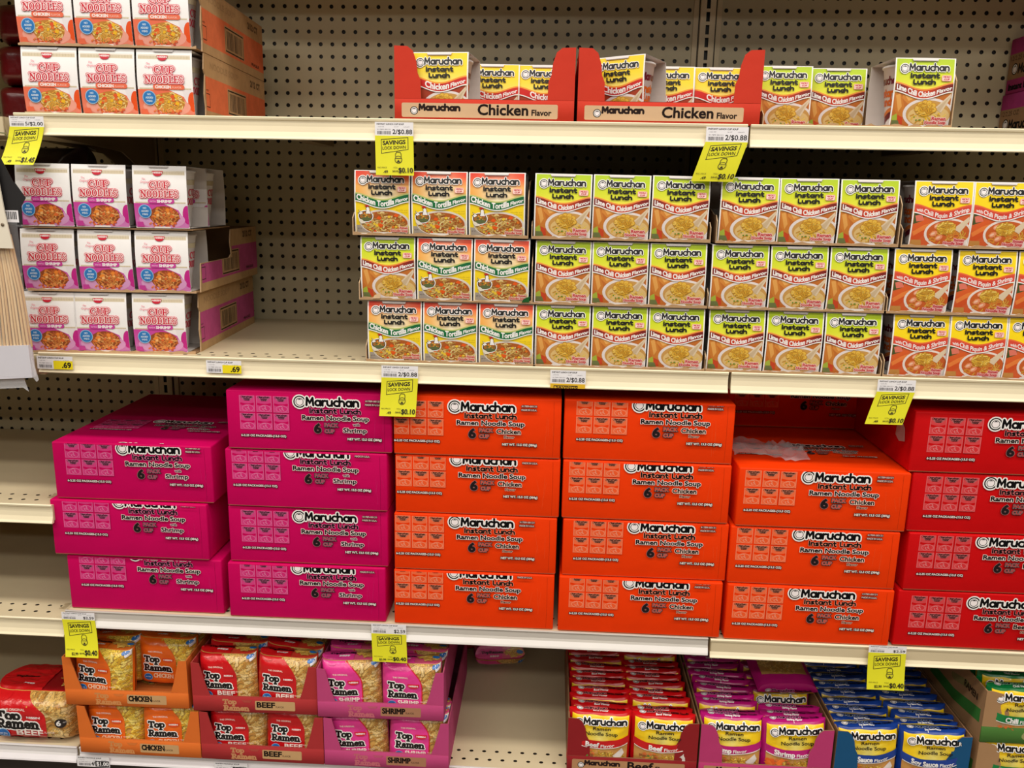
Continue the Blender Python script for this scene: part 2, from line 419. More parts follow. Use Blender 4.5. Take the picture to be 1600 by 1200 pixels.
IW, IH = 3.72, 4.14
def il_front(kind):
    a = Art(IW, IH); a.rect(0, 0, 1, 1, WH)
    mx, my = .022, .012
    top = {'lime': [(180, 210, 24), (216, 228, 36), (250, 242, 90)], 'chicken': [(255, 216, 20), (255, 224, 40), (255, 240, 140)],
           'tort': [(232, 66, 40), (248, 170, 80), (252, 238, 190)], 'piq': [(255, 220, 8), (255, 222, 10), (255, 226, 40)]}[kind]
    food = {'lime': (196, 112, 44), 'chicken': (170, 60, 30), 'tort': (250, 218, 30), 'piq': (214, 96, 48)}[kind]
    def bg(x, y):
        t = min(1, y/.48)
        c = mixc(top[0], top[1], t*2) if t < .5 else mixc(top[1], top[2], t*2-1)
        if kind == 'tort':
            s_ = min(1, abs(x-.54)*2.1)**1.4; c = mixc((252, 240, 206), (247, 168, 66), s_*.9); c = mixc(c, (228, 52, 34), min(1, 1.25*max(0, 1-y/.24))*(.55+.45*s_))
        if kind == 'lime':
            c = mixc(c, (160, 198, 16), .7*max(0, abs(x-.5)*1.3-.25)*max(0, 1-y*2.2))
        return c
    a.rect(mx, my, 1-mx, .6, bg, 8, 10)
    a.rect(mx, .5, 1-mx, 1-my, food)
    f1, f2 = wave(.365, .105), wave(.472, .11)
    # food picture
    if kind in ('lime', 'chicken'):
        if kind == 'lime':
            for pts, c in (([(.03, .5), (.11, .48), (.2, .66), (.24, .84), (.14, .86), (.05, .74)], (206, 126, 48)), ([(.05, .54), (.12, .52), (.17, .7), (.12, .78)], (228, 164, 84)),
                           ([(.17, .5), (.5, .52), (.5, .62), (.26, .66), (.16, .58)], (216, 138, 58)), ([(.2, .53), (.4, .57), (.27, .62)], (238, 176, 96)),
                           ([(.03, .84), (.1, .8), (.13, .9), (.1, .97), (.03, .97)], (168, 184, 62)), ([(.12, .82), (.21, .86), (.22, .96), (.12, .97)], (204, 70, 34)), ([(.03, .9), (.14, .9), (.18, .98), (.03, .98)], (110, 120, 70))):
                a.poly(pts, c)
        else:
            a.bits(.14, .74, .4, .7, 14, [(150, 44, 24), (196, 84, 38), (224, 150, 70)], .1, .22, 5)
        a.ell(.62, .795, 1.56, .93, (236, 226, 224), 32); a.poly([(.21, .8), (.98, .8), (.98, .985), (.36, .985), (.25, .9)], (232, 224, 224))
        a.ell(.63, .80, 1.4, .8, (206, 156, 84), 32); a.ell(.64, .83, 1.3, .62, (226, 192, 126), 30)
        a.noodles(.64, .86, 1.15, .45, 26, NOOD, .06, 3)
        a.bits(.58, .82, 1.1, .45, 16, [(96, 140, 40), (236, 190, 40), (214, 96, 40)], .05, .11, 4)
        a.poly([(.72, .72), (.965, .505), (.975, .56), (.84, .78)], (226, 206, 176)); a.poly([(.74, .73), (.95, .55), (.82, .76)], (206, 182, 148))
        a.ell(.565, .73, .66, .46, (196, 140, 40))
        for fx, fy in ((.43, .73), (.48, .665), (.55, .64), (.62, .645), (.69, .68), (.71, .74)): a.ell(fx, fy, .19, .17, (208, 152, 46)); a.ell(fx, fy, .14, .12, (236, 190, 74))
        a.noodles(.565, .74, .58, .36, 54, [(232, 182, 62), (220, 166, 48), (242, 200, 92), (208, 152, 44)], .085, 7, .5)
        a.text('Ramen', .93, .893, .2, (206, 70, 74), width=.86, bold=.14, outline=.035, ocol=(250, 214, 206), align='r')
        a.text('Noodle Soup', .94, .945, .17, (206, 70, 74), width=1.3, bold=.14, outline=.035, ocol=(250, 214, 206), align='r')
    elif kind == 'tort':
        a.text('Noodle and', .95, .625, .1, (190, 160, 30), width=.75, align='r'); a.text('Artificially Flavored', .95, .66, .09, (190, 160, 30), width=.95, align='r')
        a.poly([(.03, .86), (.97, .88), (.97, .985), (.03, .985)], (170, 160, 150)); a.ell(.535, .81, 1.68, .84, (226, 218, 206), 36); a.ell(.535, .82, 1.56, .76, (176, 92, 34), 36)
        a.noodles(.535, .82, 1.45, .68, 130, [(226, 190, 110), (206, 160, 80), (236, 208, 140), (186, 130, 60)], .08, 11, .42)
        a.bits(.535, .82, 1.4, .66, 26, [(232, 84, 20), (240, 206, 60), (226, 120, 30)], .06, .13, 6)
        for q in ((.44, .745), (.47, .86), (.75, .7)): a.poly([(q[0]-.05, q[1]+.01), (q[0]-.01, q[1]-.03), (q[0]+.05, q[1]-.01), (q[0]+.02, q[1]+.03)], (236, 92, 20))
        # hen drawn as a bowl
        a.ell(.2, .72, .52, .4, WH); a.ell(.2, .72, .46, .34, (40, 32, 26)); a.ell(.2, .715, .41, .28, (168, 110, 50)); a.bits(.2, .71, .34, .2, 18, [(226, 190, 70), (90, 110, 50), (206, 90, 40)], .05, .09, 8)
        a.ell(.21, .765, .36, .12, (96, 108, 66)); a.poly([(.2, .68), (.215, .62), (.21, .59), (.24, .57), (.27, .585), (.275, .63), (.3, .68)], WH); a.stroke([(.2, .68), (.215, .62), (.21, .59), (.24, .57), (.27, .585), (.275, .63), (.3, .68)], .03, (40, 30, 26)); a.poly([(.27, .6), (.3, .61), (.27, .62)], (230, 170, 40))
        a.poly([(.2, .575), (.18, .545), (.215, .55), (.22, .525), (.25, .54), (.275, .53), (.26, .57)], (190, 30, 30))
        a.poly([(.16, .67), (.07, .62), (.1, .66), (.06, .67), (.1, .7)], WH); a.stroke([(.16, .67), (.07, .62), (.1, .66), (.06, .67), (.1, .7)], .03, (40, 30, 26))
        a.poly([(.08, .8), (.07, .75), (.14, .78), (.2, .83), (.12, .84)], (240, 232, 214))
        a.text('Ramen', .95, .91, .15, (206, 92, 84), width=.5, bold=.15, outline=.03, ocol=(244, 208, 194), align='r'); a.text('Noodle Soup', .95, .955, .15, (206, 92, 84), width=1.1, bold=.15, outline=.03, ocol=(244, 208, 194), align='r')
        a.text('NET WT', .05, .925, .08, (40, 34, 30), width=.3)
    else:
        a.poly([(.03, .49), (.2, .5), (.2, .6), (.03, .66)], (70, 84, 40)); a.poly([(.05, .53), (.17, .5), (.21, .6), (.08, .62)], (226, 120, 100))
        for k, c in enumerate([(222, 96, 40), (236, 130, 60), (214, 84, 34)]): a.poly([(.03, .7+.08*k), (.2, .6+.08*k), (.34, .57+.06*k), (.3, .63+.08*k), (.08, .78+.08*k)], c)
        a.poly([(.03, .9), (.2, .9), (.22, .985), (.03, .985)], (196, 140, 70))
        a.ell(.64, .79, 1.5, .95, (240, 226, 220), 32); a.poly([(.24, .8), (.98, .8), (.98, .985), (.4, .985), (.28, .9)], (236, 226, 222))
        a.ell(.645, .79, 1.36, .82, (204, 96, 40), 32); a.noodles(.64, .84, 1.2, .55, 40, [(222, 160, 60), (226, 140, 50), (236, 190, 90)], .065, 21)
        for q in ((.45, .68), (.4, .8), (.5, .86)): a.ell(q[0], q[1], .24, .16, (236, 150, 110), rot=30); a.ell(q[0]-.01, q[1], .14, .07, (246, 200, 170), rot=30)
        a.poly([(.72, .72), (.965, .53), (.975, .6), (.84, .78)], (226, 206, 176))
        a.ell(.6, .71, .62, .42, (206, 146, 40)); a.noodles(.6, .71, .58, .4, 55, NOOD, .075, 17, .5)
        a.text('Ramen', .93, .915, .17, (200, 70, 78), width=.6, bold=.15, outline=.035, ocol=(244, 190, 190), align='r'); a.text('Noodle Soup', .93, .965, .17, (200, 70, 78), width=1.25, bold=.15, outline=.035, ocol=(244, 190, 190), align='r')
    # flavour band
    b1, b2 = {'lime': ((120, 24, 20), (206, 62, 28)), 'chicken': ((236, 44, 20), (200, 26, 26)), 'tort': ((4, 84, 44), (10, 110, 58)), 'piq': ((232, 92, 66), (214, 66, 50))}[kind]
    rim = {'lime': (244, 150, 70), 'chicken': (250, 160, 60), 'tort': (190, 200, 120), 'piq': (236, 110, 60)}[kind]
    def bc(x, y): return mixc(b1, b2, (.5-.5*math.cos(2*math.pi*x)) if kind == 'lime' else .5+.5*math.sin(3*x))
    a.strip(lambda x: f1(x)-.022, f2, rim, 20, mx, 1-mx)
    a.strip(f1, lambda x: f2(x)+.0, bc, 22, mx, 1-mx)
    a.strip(lambda x: f2(x)-.002, lambda x: f2(x)+.014, WH, 22, mx, 1-mx)
    wp_ = lambda px, py: (px, py-(wave(0, .108)(px/IW))*IH)
    if kind == 'lime': parts = [('Lime Chili Chicken', .05, 2.38, .3), ('Flavor', .72, .92, .22)]
    elif kind == 'chicken': parts = [('Chicken', .25, 1.55, .36), ('Flavor', .7, .95, .24)]
    elif kind == 'tort': parts = [('Chicken Tortilla', .045, 2.5, .34), ('Flavor', .745, .82, .22)]
    else: parts = [('with', .06, .42, .2), ('Chili Piquin & Shrimp', .19, 2.8, .28)]
    for st, x, wd, sz in parts:
        # lettering stays upright and rides the wave
        a.text(st, x, .45, sz, WH, width=wd, bold=.1 if kind != 'piq' else .06, warp=wp_)
    # wordmark and title
    ring_logo(a, .155, .155, .27)
    word_m(a, .225, .192, .47, 2.5, out=.038, wt=.215)
    a.glyphs('Instant', ROUND, .255, .29, .3, .32, K, width=1.82)
    a.glyphs('Lunch', ROUND, .305, .382, .3, .32, K, width=1.42)
    if kind != 'chicken':
        a.rrect(.775, .245, .94, .33, .08, (246, 170, 160)); a.rrect(.785, .252, .93, .323, .07, (252, 222, 214))
        a.text('MICRO', .86, .28, .09, (206, 70, 80), width=.42, bold=.2, align='c'); a.text('CUP', .86, .315, .09, (206, 70, 80), width=.34, bold=.2, align='c')
    # the cup rim pushing through its slots
    a.poly([(.26, 0), (.72, 0), (.69, .042), (.29, .042)], (240, 236, 234)); a.poly([(.27, .034), (.71, .034), (.69, .046), (.29, .046)], (170, 160, 156))
    a.poly([(.3, 1), (.33, .965), (.66, .965), (.69, 1)], (240, 238, 236))
    return a

def cn_front(kind):
    a = Art(IW, IH); a.rect(0, 0, 1, 1, (250, 248, 248))
    hot = {'chicken': (238, 112, 78), 'shrimp': (206, 66, 160)}[kind]; pale = {'chicken': (240, 140, 116), 'shrimp': (214, 130, 196)}[kind]
    for y0, y1 in ((.075, .145), (.575, .61)):
        a.rect(.03, y0, .97, y1, (226, 214, 190))
        a.up()
        for k in range(46): x = .035+.93*k/46; a.rect(x, y0+.01, x+.009, y1-.01, (190, 172, 138), up=0)
    a.rect(.0, .085, 1, .09, (250, 248, 248)); a.rect(0, .6, 1, .97, mixc(hot, (250, 248, 248), .05))
    def bgc(x, y): return mixc(hot, pale, max(0, min(1, (y-.62)*3)))
    a.rect(.01, .61, .99, .99, bgc, 2, 6)
    a.poly([(.55, .6), (1, .6), (1, .66), (.86, .72)], (246, 242, 244)); a.poly([(.8, .6), (.99, .6), (.99, .9), (.9, .84), (.83, .72)], (238, 232, 236))
    a.ell(.98, .78, .32, .62, {'chicken': (238, 84, 24), 'shrimp': (200, 36, 140)}[kind])
    a.ell(.5, .86, 1.6, .62, mixc(pale, (255, 255, 255), .25), 30)
    pal = [(236, 190, 90), (222, 160, 60), (246, 214, 140)] if kind == 'chicken' else [(214, 130, 60), (196, 96, 44), (232, 170, 100)]
    a.ell(.55, .8, 1.05, .66, (196, 130, 50) if kind == 'chicken' else (150, 74, 34)); a.noodles(.55, .8, 1.0, .62, 90, pal, .075, 31 if kind == 'chicken' else 32, .45)
    a.bits(.53, .78, .9, .5, 16, [(230, 90, 40), (244, 190, 40), (236, 130, 50)] if kind == 'chicken' else [(240, 140, 50), (226, 110, 50), (250, 190, 120)], .09, .18, 9)
    a.bits(.5, .93, 1.0, .2, 26, [(232, 110, 60), (236, 150, 80), (206, 80, 50)], .07, .14, 10)
    a.poly([(.03, .9), (.14, .9), (.16, .98), (.03, .98)], hot)
    a.rrect(.28 if kind == 'chicken' else .27, .525, .85 if kind == 'chicken' else .76, .6, .14, hot)
    if kind == 'chicken': a.text('CHICKEN', .32, .582, .16, WH, width=1.05, bold=.16); a.text('FLAVOR', .63, .58, .11, (250, 214, 200), width=.62)
    else: a.text('WITH', .3, .58, .1, (246, 214, 238), width=.42); a.text('SHRIMP', .44, .585, .17, WH, width=1.02, bold=.18)
    # half-round red badge
    a.poly([(.37, .085), (.57, .085), (.56, .12), (.53, .155), (.49, .165), (.44, .165), (.4, .15), (.38, .12)], (206, 22, 52)); a.text('NISSIN', .47, .122, .1, WH, width=.62, bold=.14, align='c')
    a.text('The', .17, .225, .12, (232, 110, 132), width=.26, shear=.25); a.text('Original', .145, .275, .14, (232, 110, 132), width=.55, shear=.25)
    RED = (206, 24, 52)
    for st, x, y, wd in (('CUP', .49, .36, 1.4), ('NOODLES', .49, .505, 2.6)):
        a.glyphs(st, OLD, x, y, .5, .125, RED, outline=.035, ocol=WH, outline2=.038, o2col=(222, 66, 90), width=wd, align='c')
    a.ell(.2, .73, .46, .46, (150, 196, 232)); a.ell(.2, .73, .41, .41, (46, 124, 196))
    for k, st in enumerate(('NO', 'ADDED', 'MSG')): a.text(st, .2, .69+.05*k, .11, (214, 232, 248), width=(.22, .5, .36)[k], bold=.12, align='c')
    a.poly([(.3, 0), (.68, 0), (.66, .03), (.32, .03)], (222, 218, 218)); a.poly([(.32, .024), (.66, .024), (.65, .034), (.33, .034)], (170, 164, 162))
    a.poly([(.34, 1), (.36, .972), (.64, .972), (.66, 1)], (244, 242, 242))
    return a

CWD, CHT = 11.7, 4.3        # six-cup cases
CASEC = {'shrimp': (202, 0, 90), 'chicken': (242, 60, 2), 'beef': (204, 8, 14)}
def case_art(kind):
    base = CASEC[kind]; a = Art(CWD, CHT); lt = mixc(base, (255, 255, 255), .38); md = mixc(base, (255, 255, 255), .18)
    mini = Art(1.0, 1.07); mini.rect(0, 0, 1, 1, lt); mini.rect(.05, .03, .95, .97, mixc(base, (255, 255, 255), .26))
    mini.strip(lambda x: .42+.08*math.sin(3.1*x), lambda x: .56+.08*math.sin(3.1*x), base, 8, .05, .95)
    mini.ell(.55, .78, .4, .24, lt); mini.ell(.55, .78, .33, .18, md); mini.noodles(.55, .76, .28, .16, 10, [lt, mixc(base, (255, 255, 255), .5)], .03, 3, .25, .85)
    mini.poly([(.1, .04), (.9, .04), (.9, .14), (.7, .32), (.3, .32), (.1, .14)], mixc(lt, (90, 90, 90), .3))
    mini.glyphs('MaruChan', ROUND, .5, .15, .13, .24, K, width=.72, align='c'); mini.ell(.15, .1, .055, .055, K); mini.ell(.15, .1, .035, .035, lt)
    mini.text('Instant', .5, .235, .075, K, width=.4, bold=.2, align='c'); mini.text('Lunch', .5, .315, .075, K, width=.32, bold=.2, align='c')
    for i in range(3):
        for j in range(2): a.scale_into(mini, .08+.1035*i, .36+.297*j, 1.1)
    a.text('6-2.25 OZ PACKAGES-(13.5 OZ)', .085, .775, .14, (236, 226, 222), width=3.2, bold=.14, outline=.035, ocol=(60, 20, 24))
    ring_logo(a, .448, .165, .44); word_m(a, .484, .235, .68, 3.8, out=.085, wt=.23)
    a.glyphs('Instant', ROUND, .506, .352, .4, .25, K, width=1.95, outline=.03, ocol=mixc(base, WH, .5)); a.glyphs('Lunch', ROUND, .69, .352, .4, .25, K, width=1.5, outline=.03, ocol=mixc(base, WH, .5))
    a.text('Ramen Noodle Soup', .462, .46, .31, K, width=4.7, bold=.12, outline=.035, ocol=(244, 232, 226))
    a.text('6', .535, .675, .62, (34, 26, 28), width=.44, bold=.16, outline=.03, ocol=(150, 110, 110))
    for st, y in (('PACK', .57), ('CUP', .672)): a.text(st, .597, y, .24, (120, 116, 116), width=.92 if st == 'PACK' else .66, bold=.3, outline=.03, ocol=(44, 30, 32)); a.text(st, .597, y, .24, base, width=.92 if st == 'PACK' else .66, bold=.02)
    if kind == 'shrimp': a.text('with', .77, .54, .14, (46, 20, 30), width=.44, bold=.1, outline=.03, ocol=(236, 210, 216)); a.text('Shrimp', .71, .655, .3, K, width=1.65, bold=.1, outline=.035, ocol=(236, 214, 216))
    else:
        nm = 'Chicken' if kind == 'chicken' else 'Beef'
        a.text(nm, .7, .59, .32, K, width=1.65 if kind == 'chicken' else .95, bold=.1, outline=.035, ocol=(240, 214, 200)); a.text('Flavor', .745, .665, .16, K, width=.7, bold=.06, outline=.025, ocol=(230, 180, 160))
    a.text('NET WT. 13.5 OZ (384g)', .735, .785, .15, (240, 232, 226), width=2.4, bold=.14, outline=.035, ocol=(50, 18, 20))
    for st, y in (('41789-00131', .135), ('MADE IN U.S.A.', .195)): a.text(st, .845, y, .12, (226, 196, 190), width=1.05, bold=.12, outline=.03, ocol=(70, 16, 20))
    return a

# pillow wrappers, W x H front plus a strip that folds back over the top
RW, RH, RT = 4.75, 4.3, 1.15
def ramen_col(kind):
    return {'beef': (206, 14, 22), 'shrimp': (190, 20, 120), 'soy': (22, 62, 150), 'chili': (10, 130, 66)}[kind]
def ramen_art(kind):
    """yellow upper panel, flavour band, noodles below it, wordmark"""
    c = ramen_col(kind); a = Art(RW, RH); sn = lambda x: math.sin(math.pi*x)
    a.strip(lambda x: .012+.014*abs(math.sin(9*x)), lambda x: .40+.13*sn(x), (252, 210, 20), 16, .05, .95, 5)
    a.strip(lambda x: .20+.08*sn(x), lambda x: .37+.13*sn(x), lambda x, y: mixc((252, 210, 20), (255, 238, 130), max(0, 1-abs(x-.5)*3)), 12, .2, .8, 3)
    a.strip(lambda x: .52+.13*sn(x), lambda x: 1.0, (206, 150, 80), 12, .05, .95, 3)
    a.noodles(.5, .84, 1.9, .6, 70, NOOD, .1, 41, .5); a.bits(.28, .74, .7, .3, 12, [(214, 110, 50), (150, 84, 40), (96, 130, 50)], .1, .22, 12)
    if kind == 'shrimp': a.bits(.2, .74, .7, .3, 8, [(240, 120, 40), (226, 96, 30)], .16, .3, 14)
    a.poly([(.72, .78), (.86, .62), (.9, .72), (.8, .9)], (226, 216, 210))
    a.strip(lambda x: .37+.12*sn(x), lambda x: .52+.125*sn(x), c, 18, .03, .97, 3)
    a.strip(lambda x: .515+.125*sn(x), lambda x: .53+.125*sn(x), WH, 18, .05, .95)
    ring_logo(a, .165, .145, .3); word_m(a, .225, .178, .58, 3.3, out=.065, wt=.22)
    a.text('Ramen', .52, .272, .27, K, width=1.3, bold=.07, align='c'); a.text('Noodle Soup', .52, .375, .29, K, width=2.4, bold=.07, align='c')
    nm = {'beef': 'Beef', 'shrimp': 'Shrimp', 'soy': 'Soy Sauce', 'chili': 'Chili'}[kind]; wd = {'beef': 1.0, 'shrimp': 1.5, 'soy': 1.9, 'chili': .9}[kind]
    x0 = .28 if wd < 1.2 else .17
    wq = lambda px, py: (px, py-.125*RH*math.sin(math.pi*px/RW))
    a.text(nm, x0, .49, .38, WH, width=wd, bold=.12, warp=wq); a.text('Flavor', x0+.03+wd/RW, .49, .25, WH, width=1.0, bold=.06, warp=wq)
    return a
def ramen_top(kind):
    c = ramen_col(kind); a = Art(RW, RT)
    a.strip(lambda x: .02, lambda x: .26+.06*math.sin(7*x), (250, 214, 24), 10, .05, .95, 1) if kind == 'soy' else None
    ring_logo(a, .17, .62, .2); word_m(a, .235, .72, .33, 1.75, out=.03, ocol=mixc(c, WH, .5)); a.text('Ramen Noodle', .62, .72, .24, K, width=1.3, bold=.1)
    a.text({'beef': 'Beef Flavor', 'shrimp': 'Shrimp Flavor', 'soy': 'Soy Sauce Flavor', 'chili': 'Chili Flavor'}[kind], .5, .96, .18, WH, width=1.15, bold=.1, align='c')
    return a

TRC = {'chicken': (238, 104, 22), 'beef': (206, 18, 26), 'shrimp': (232, 60, 150)}
def top_art(kind, W, H, big=False):
    """round-edged coloured label on the left, printed noodles to the right, serif title"""
    c = TRC[kind]; a = Art(W, H); s = W/4.5
    a.rect(.02, 0, 1, 1, (214, 164, 84), 8, 8)
    pal = [(250, 214, 84), (240, 196, 60), (252, 226, 120), (224, 172, 50)] if kind == 'chicken' else [(232, 190, 110), (214, 164, 84), (240, 206, 140), (196, 140, 66)]
    a.noodles(.84, .5, .9*s, H*.55, 120, pal, .15*s, 51, .6*s, .78); a.noodles(.66, .08, 1.2*s, H*.12, 34, pal, .15*s, 52, .6*s, .78)
    edge = lambda y: .70-.26*(1-min(1, y/.45))**2-.1*max(0, (y-.75)/.25)**2
    n = 16; pts = [(0, 0)]+[(edge(k/n), k/n) for k in range(n+1)]+[(0, 1)]
    a.up()
    for k in range(n):
        y0, y1 = k/n, (k+1)/n
        for i in range(5):
            q = [a.P(edge(y0)*i/5, y0), a.P(edge(y0)*(i+1)/5, y0), a.P(edge(y1)*(i+1)/5, y1), a.P(edge(y1)*i/5, y1)]
            a.tri([q[0], q[1], q[2]], c); a.tri([q[0], q[2], q[3]], c)
    if kind == 'shrimp': a.stroke([(edge(k/n), k/n) for k in range(n+1)], .08*s, (214, 24, 40))
    a.text('THE ORIGINAL', .34, .25, .12*s, (250, 220, 210), width=1.15*s, bold=.1, align='c', warp=lambda x, y: (x, y-.25*((x/W-.34)**2)*W))
    for st, x, y, wd in (('Top', .13, .47, 1.25), ('Ramen', .13, .66, 2.2)):
        a.glyphs(st, SERIF, x, y, .56*s, .24, K, outline=.07*s, ocol=WH, width=wd*s)
    a.poly([(.46, .36), (.66, .36), (.65, .42), (.6, .45), (.52, .45), (.47, .42)], (214, 24, 40) if kind == 'shrimp' else mixc(c, (200, 20, 30), .35)); a.text('NISSIN', .56, .415, .12*s, WH, width=.66*s, bold=.14, align='c')
    nm = kind.upper(); a.text(nm, .3 if kind != 'beef' else .36, .8, .34*s, (250, 236, 228) if kind != 'chicken' else (250, 214, 180), width=(1.55 if kind != 'beef' else 1.35)*s, bold=.1); a.text('FLAVOR', .68, .74, .12*s, (250, 230, 220), width=.5*s)
    a.ell(.2, .8, .34*s, .32*s, (120, 180, 226)); a.ell(.2, .8, .3*s, .28*s, (30, 104, 180)); a.text('NO MSG', .2, .81, .1*s, WH, width=.4*s, align='c')
    a.ell(.2, .03, .3*s, .12*s, c)
    if not big: a.poly([(.9, .0), (1, 0), (1, .1), (.93, .12)], (236, 232, 236)); a.ell(.92, .03, .26*s, .14*s, (30, 104, 180))
    if big:
        a.ell(.86, .5, .42, .42, (34, 26, 26)); a.text('6', .845, .55, .42, WH, width=.3, bold=.14, align='c'); a.text('PKG', .905, .5, .1, WH, width=.22, align='c')
        a.poly([(.24, .88), (.36, .86), (.42, .98), (.32, 1)], (120, 70, 50)); a.poly([(.36, .93), (.58, .87), (.6, .92), (.44, .99)], (206, 110, 100))
        a.strip(lambda x: .5, lambda x: .52, WH, 1, .06, .18)
    return a
def top_strip(kind, W, T):
    a = Art(W, T); a.rect(0, 0, .55, 1, TRC[kind]); a.noodles(.8, .5, .9, T*.45, 40, [(236, 196, 100), (222, 172, 76)], .14, 61, .5, .8)
    a.glyphs('TopRamen', SERIF, .12, .6, .3, .24, K, width=2.0); a.text(kind.upper(), .3, .85, .18, WH, width=.8, bold=.15); a.ell(.9, .5, .3, .26, (30, 104, 180))
    return a
def tray_band(kind, W):
    """tan lettering printed on a noodle tray's low front"""
    tan = (206, 160, 108); c = {'chicken': (226, 116, 48), 'beef': (176, 54, 56), 'shrimp': (194, 74, 126)}[kind]
    a = Art(W, 1.32); dim = mixc(tan, c, {'chicken': .35, 'beef': .15, 'shrimp': .62}[kind])
    a.glyphs('Top', SERIF, .24, .5, .42, .26, dim, width=1.05); a.glyphs('Ramen', SERIF, .245, .9, .42, .26, dim, width=1.95)
    a.poly([(.39, .2), (.48, .2), (.46, .36), (.41, .36)], mixc(c, tan, .2))
    a.rrect(.5, .22, .82, .8, .08, (204, 164, 116) if kind != 'shrimp' else (176, 126, 96)); nm = kind.upper()
    a.text(nm, .515, .63, .42, (30, 22, 18), width={'chicken': 1.75, 'beef': 1.35, 'shrimp': 1.7}[kind], bold=.14); a.text('FLAVOR', .515+{'chicken': 1.8, 'beef': 1.42, 'shrimp': 1.75}[kind]/W, .63, .15, (30, 22, 18), width=.62)
    return a
def carton_band(W, title, card, tan=(216, 180, 142)):
    a = Art(W, 1.4); a.rrect(.04, .22, .91, .85, .1, tan)
    ring_logo(a, .11, .56, .26, white=False); word_m(a, .135, .56, .42, 2.7, out=0, wt=.31, col=(40, 26, 24))
    t0 = 5.4/W if title == 'Chicken' else 4.6/W
    a.text(title, t0, .7, .62, (34, 22, 20), width=3.2 if title == 'Chicken' else (1.9 if title == 'Beef' else 2.5), bold=.09); a.text('Flavor', t0+(3.45 if title == 'Chicken' else 2.1 if title == 'Beef' else 2.7)/W, .7, .34, (34, 22, 20), width=1.25, bold=.08)
    return a
def case_side(kind, W, H):
    """long side of a white-cup case: tan board, coloured band, bar code frame"""
    c = {'chicken': (232, 120, 76), 'shrimp': (196, 84, 140)}[kind]; a = Art(W, H); tan = (196, 158, 112); dk = (60, 44, 34)
    a.rect(0, 0, 1, 1, tan); a.rect(0, .34, 1, .86, c); a.rect(.37, .4, .66, .82, tan)
    a.stroke([(.38, .43), (.65, .43)], .1, dk); a.stroke([(.38, .8), (.65, .8)], .1, dk); a.stroke([(.38, .43), (.38, .8)], .06, dk); a.stroke([(.65, .43), (.65, .8)], .06, dk)
    R = random.Random(5); x = .4; a.up()
    while x < .63:
        wd = R.choice((.004, .007, .011)); a.rect(x, .47, x+wd, .76, (96, 76, 58), up=0); x += wd+R.choice((.004, .008))
    a.stroke([(.05, .6), (.12, .6), (.12, .8), (.05, .8)], .05, dk, closed=True); a.text('READ', .05, .56, .12, dk, width=.9)
    a.text('NOODLE SOUP', .14, .2, .4, mixc(tan, dk, .12), width=6.2, bold=.1); a.text('2/12 CT', .74, .2, .42, mixc(tan, dk, .55), width=2.6, bold=.2); a.text('FRAGILE', .78, .82, .2, dk, width=2, bold=.1)
    return a

def price_art(price, boxed=False, half=False):
    a = Art(2.55, 1.0); a.rect(0, 0, 1, 1, (240, 238, 242)); g = (120, 116, 124)
    a.text('INSTANT LUNCH CUP SOUP' if not boxed else 'RAMEN NOODLE SOUP', .05, .2, .11, (40, 36, 40), width=1.8, bold=.1); a.text('2.25 OZ', .08, .38, .07, g, width=.4); a.text('24 CT', .5, .38, .07, g, width=.3); a.text('UNIT', .75, .38, .07, g, width=.4)
    a.text('41789 00121', .06, .58, .08, g, width=.9)
    R = random.Random(7); x = .06; a.up()
    while x < .42:
        wd = R.choice((.006, .012, .018)); a.rect(x, .66, x+wd, .9, (90, 86, 92), up=0); x += wd+R.choice((.008, .014))
    if half:
        a.rect(.46, .35, 1, 1, (246, 226, 8)); a.text(price, .7, .88, .4, (40, 34, 6), width=.62, bold=.12)
    elif boxed:
        a.rect(.56, .4, .98, .95, (24, 20, 24)); a.text(price, .78, .85, .34, (240, 240, 242), width=.92, bold=.1, align='c'); a.text('4/', .44, .85, .34, K, width=.24, bold=.06, shear=.1)
    else: a.text(price, .97, .86, .32, (30, 26, 30), width=1.3 if '/' in price else .8, bold=.04, align='r')
    return a
def savings_art(save, reg):
    a = Art(2.55, 2.5); a.rect(0, 0, 1, 1, (232, 228, 36)); dk = (52, 48, 18)
    a.stroke([(.16, .1), (.86, .04), (.86, .34), (.16, .45)], .045, dk, closed=True, cap=4)
    a.text('SAVINGS', .2, .235, .24, dk, width=1.5, bold=.14, warp=lambda x, y: (x, y+.06*(x-.5))); a.text('LOCK DOWN', .19, .355, .19, dk, width=1.55, bold=.04, warp=lambda x, y: (x, y+.06*(x-.5)))
    X, Y = .6, .53
    a.stroke([a_ for a_ in [(X-.075, Y), (X-.075, Y-.07), (X-.045, Y-.12), (X+.045, Y-.12), (X+.075, Y-.07), (X+.075, Y)]], .04, dk, cap=4)
    a.ell(X, Y+.07, .25, .24, dk); a.ell(X, Y+.07, .21, .2, (214, 210, 40)); a.stroke([(X-.08, Y+.04), (X+.08, Y+.04)], .04, dk, cap=0); a.poly([(X, Y+.07), (X-.05, Y+.14), (X+.05, Y+.14)], dk)
    a.text('REG PRICE', .05, .82, .08, (110, 104, 30), width=.62); a.text(reg, .2, .94, .16, (70, 64, 20), width=.3 if len(reg) < 4 else .5, bold=.08)
    a.text('YOU', .46, .82, .09, (110, 104, 30), width=.3); a.text('SAVE', .44, .91, .09, (70, 64, 20), width=.36, bold=.1); a.text(save, .975, .925, .3, (40, 36, 14), width=.95, bold=.08, align='r')
    return a
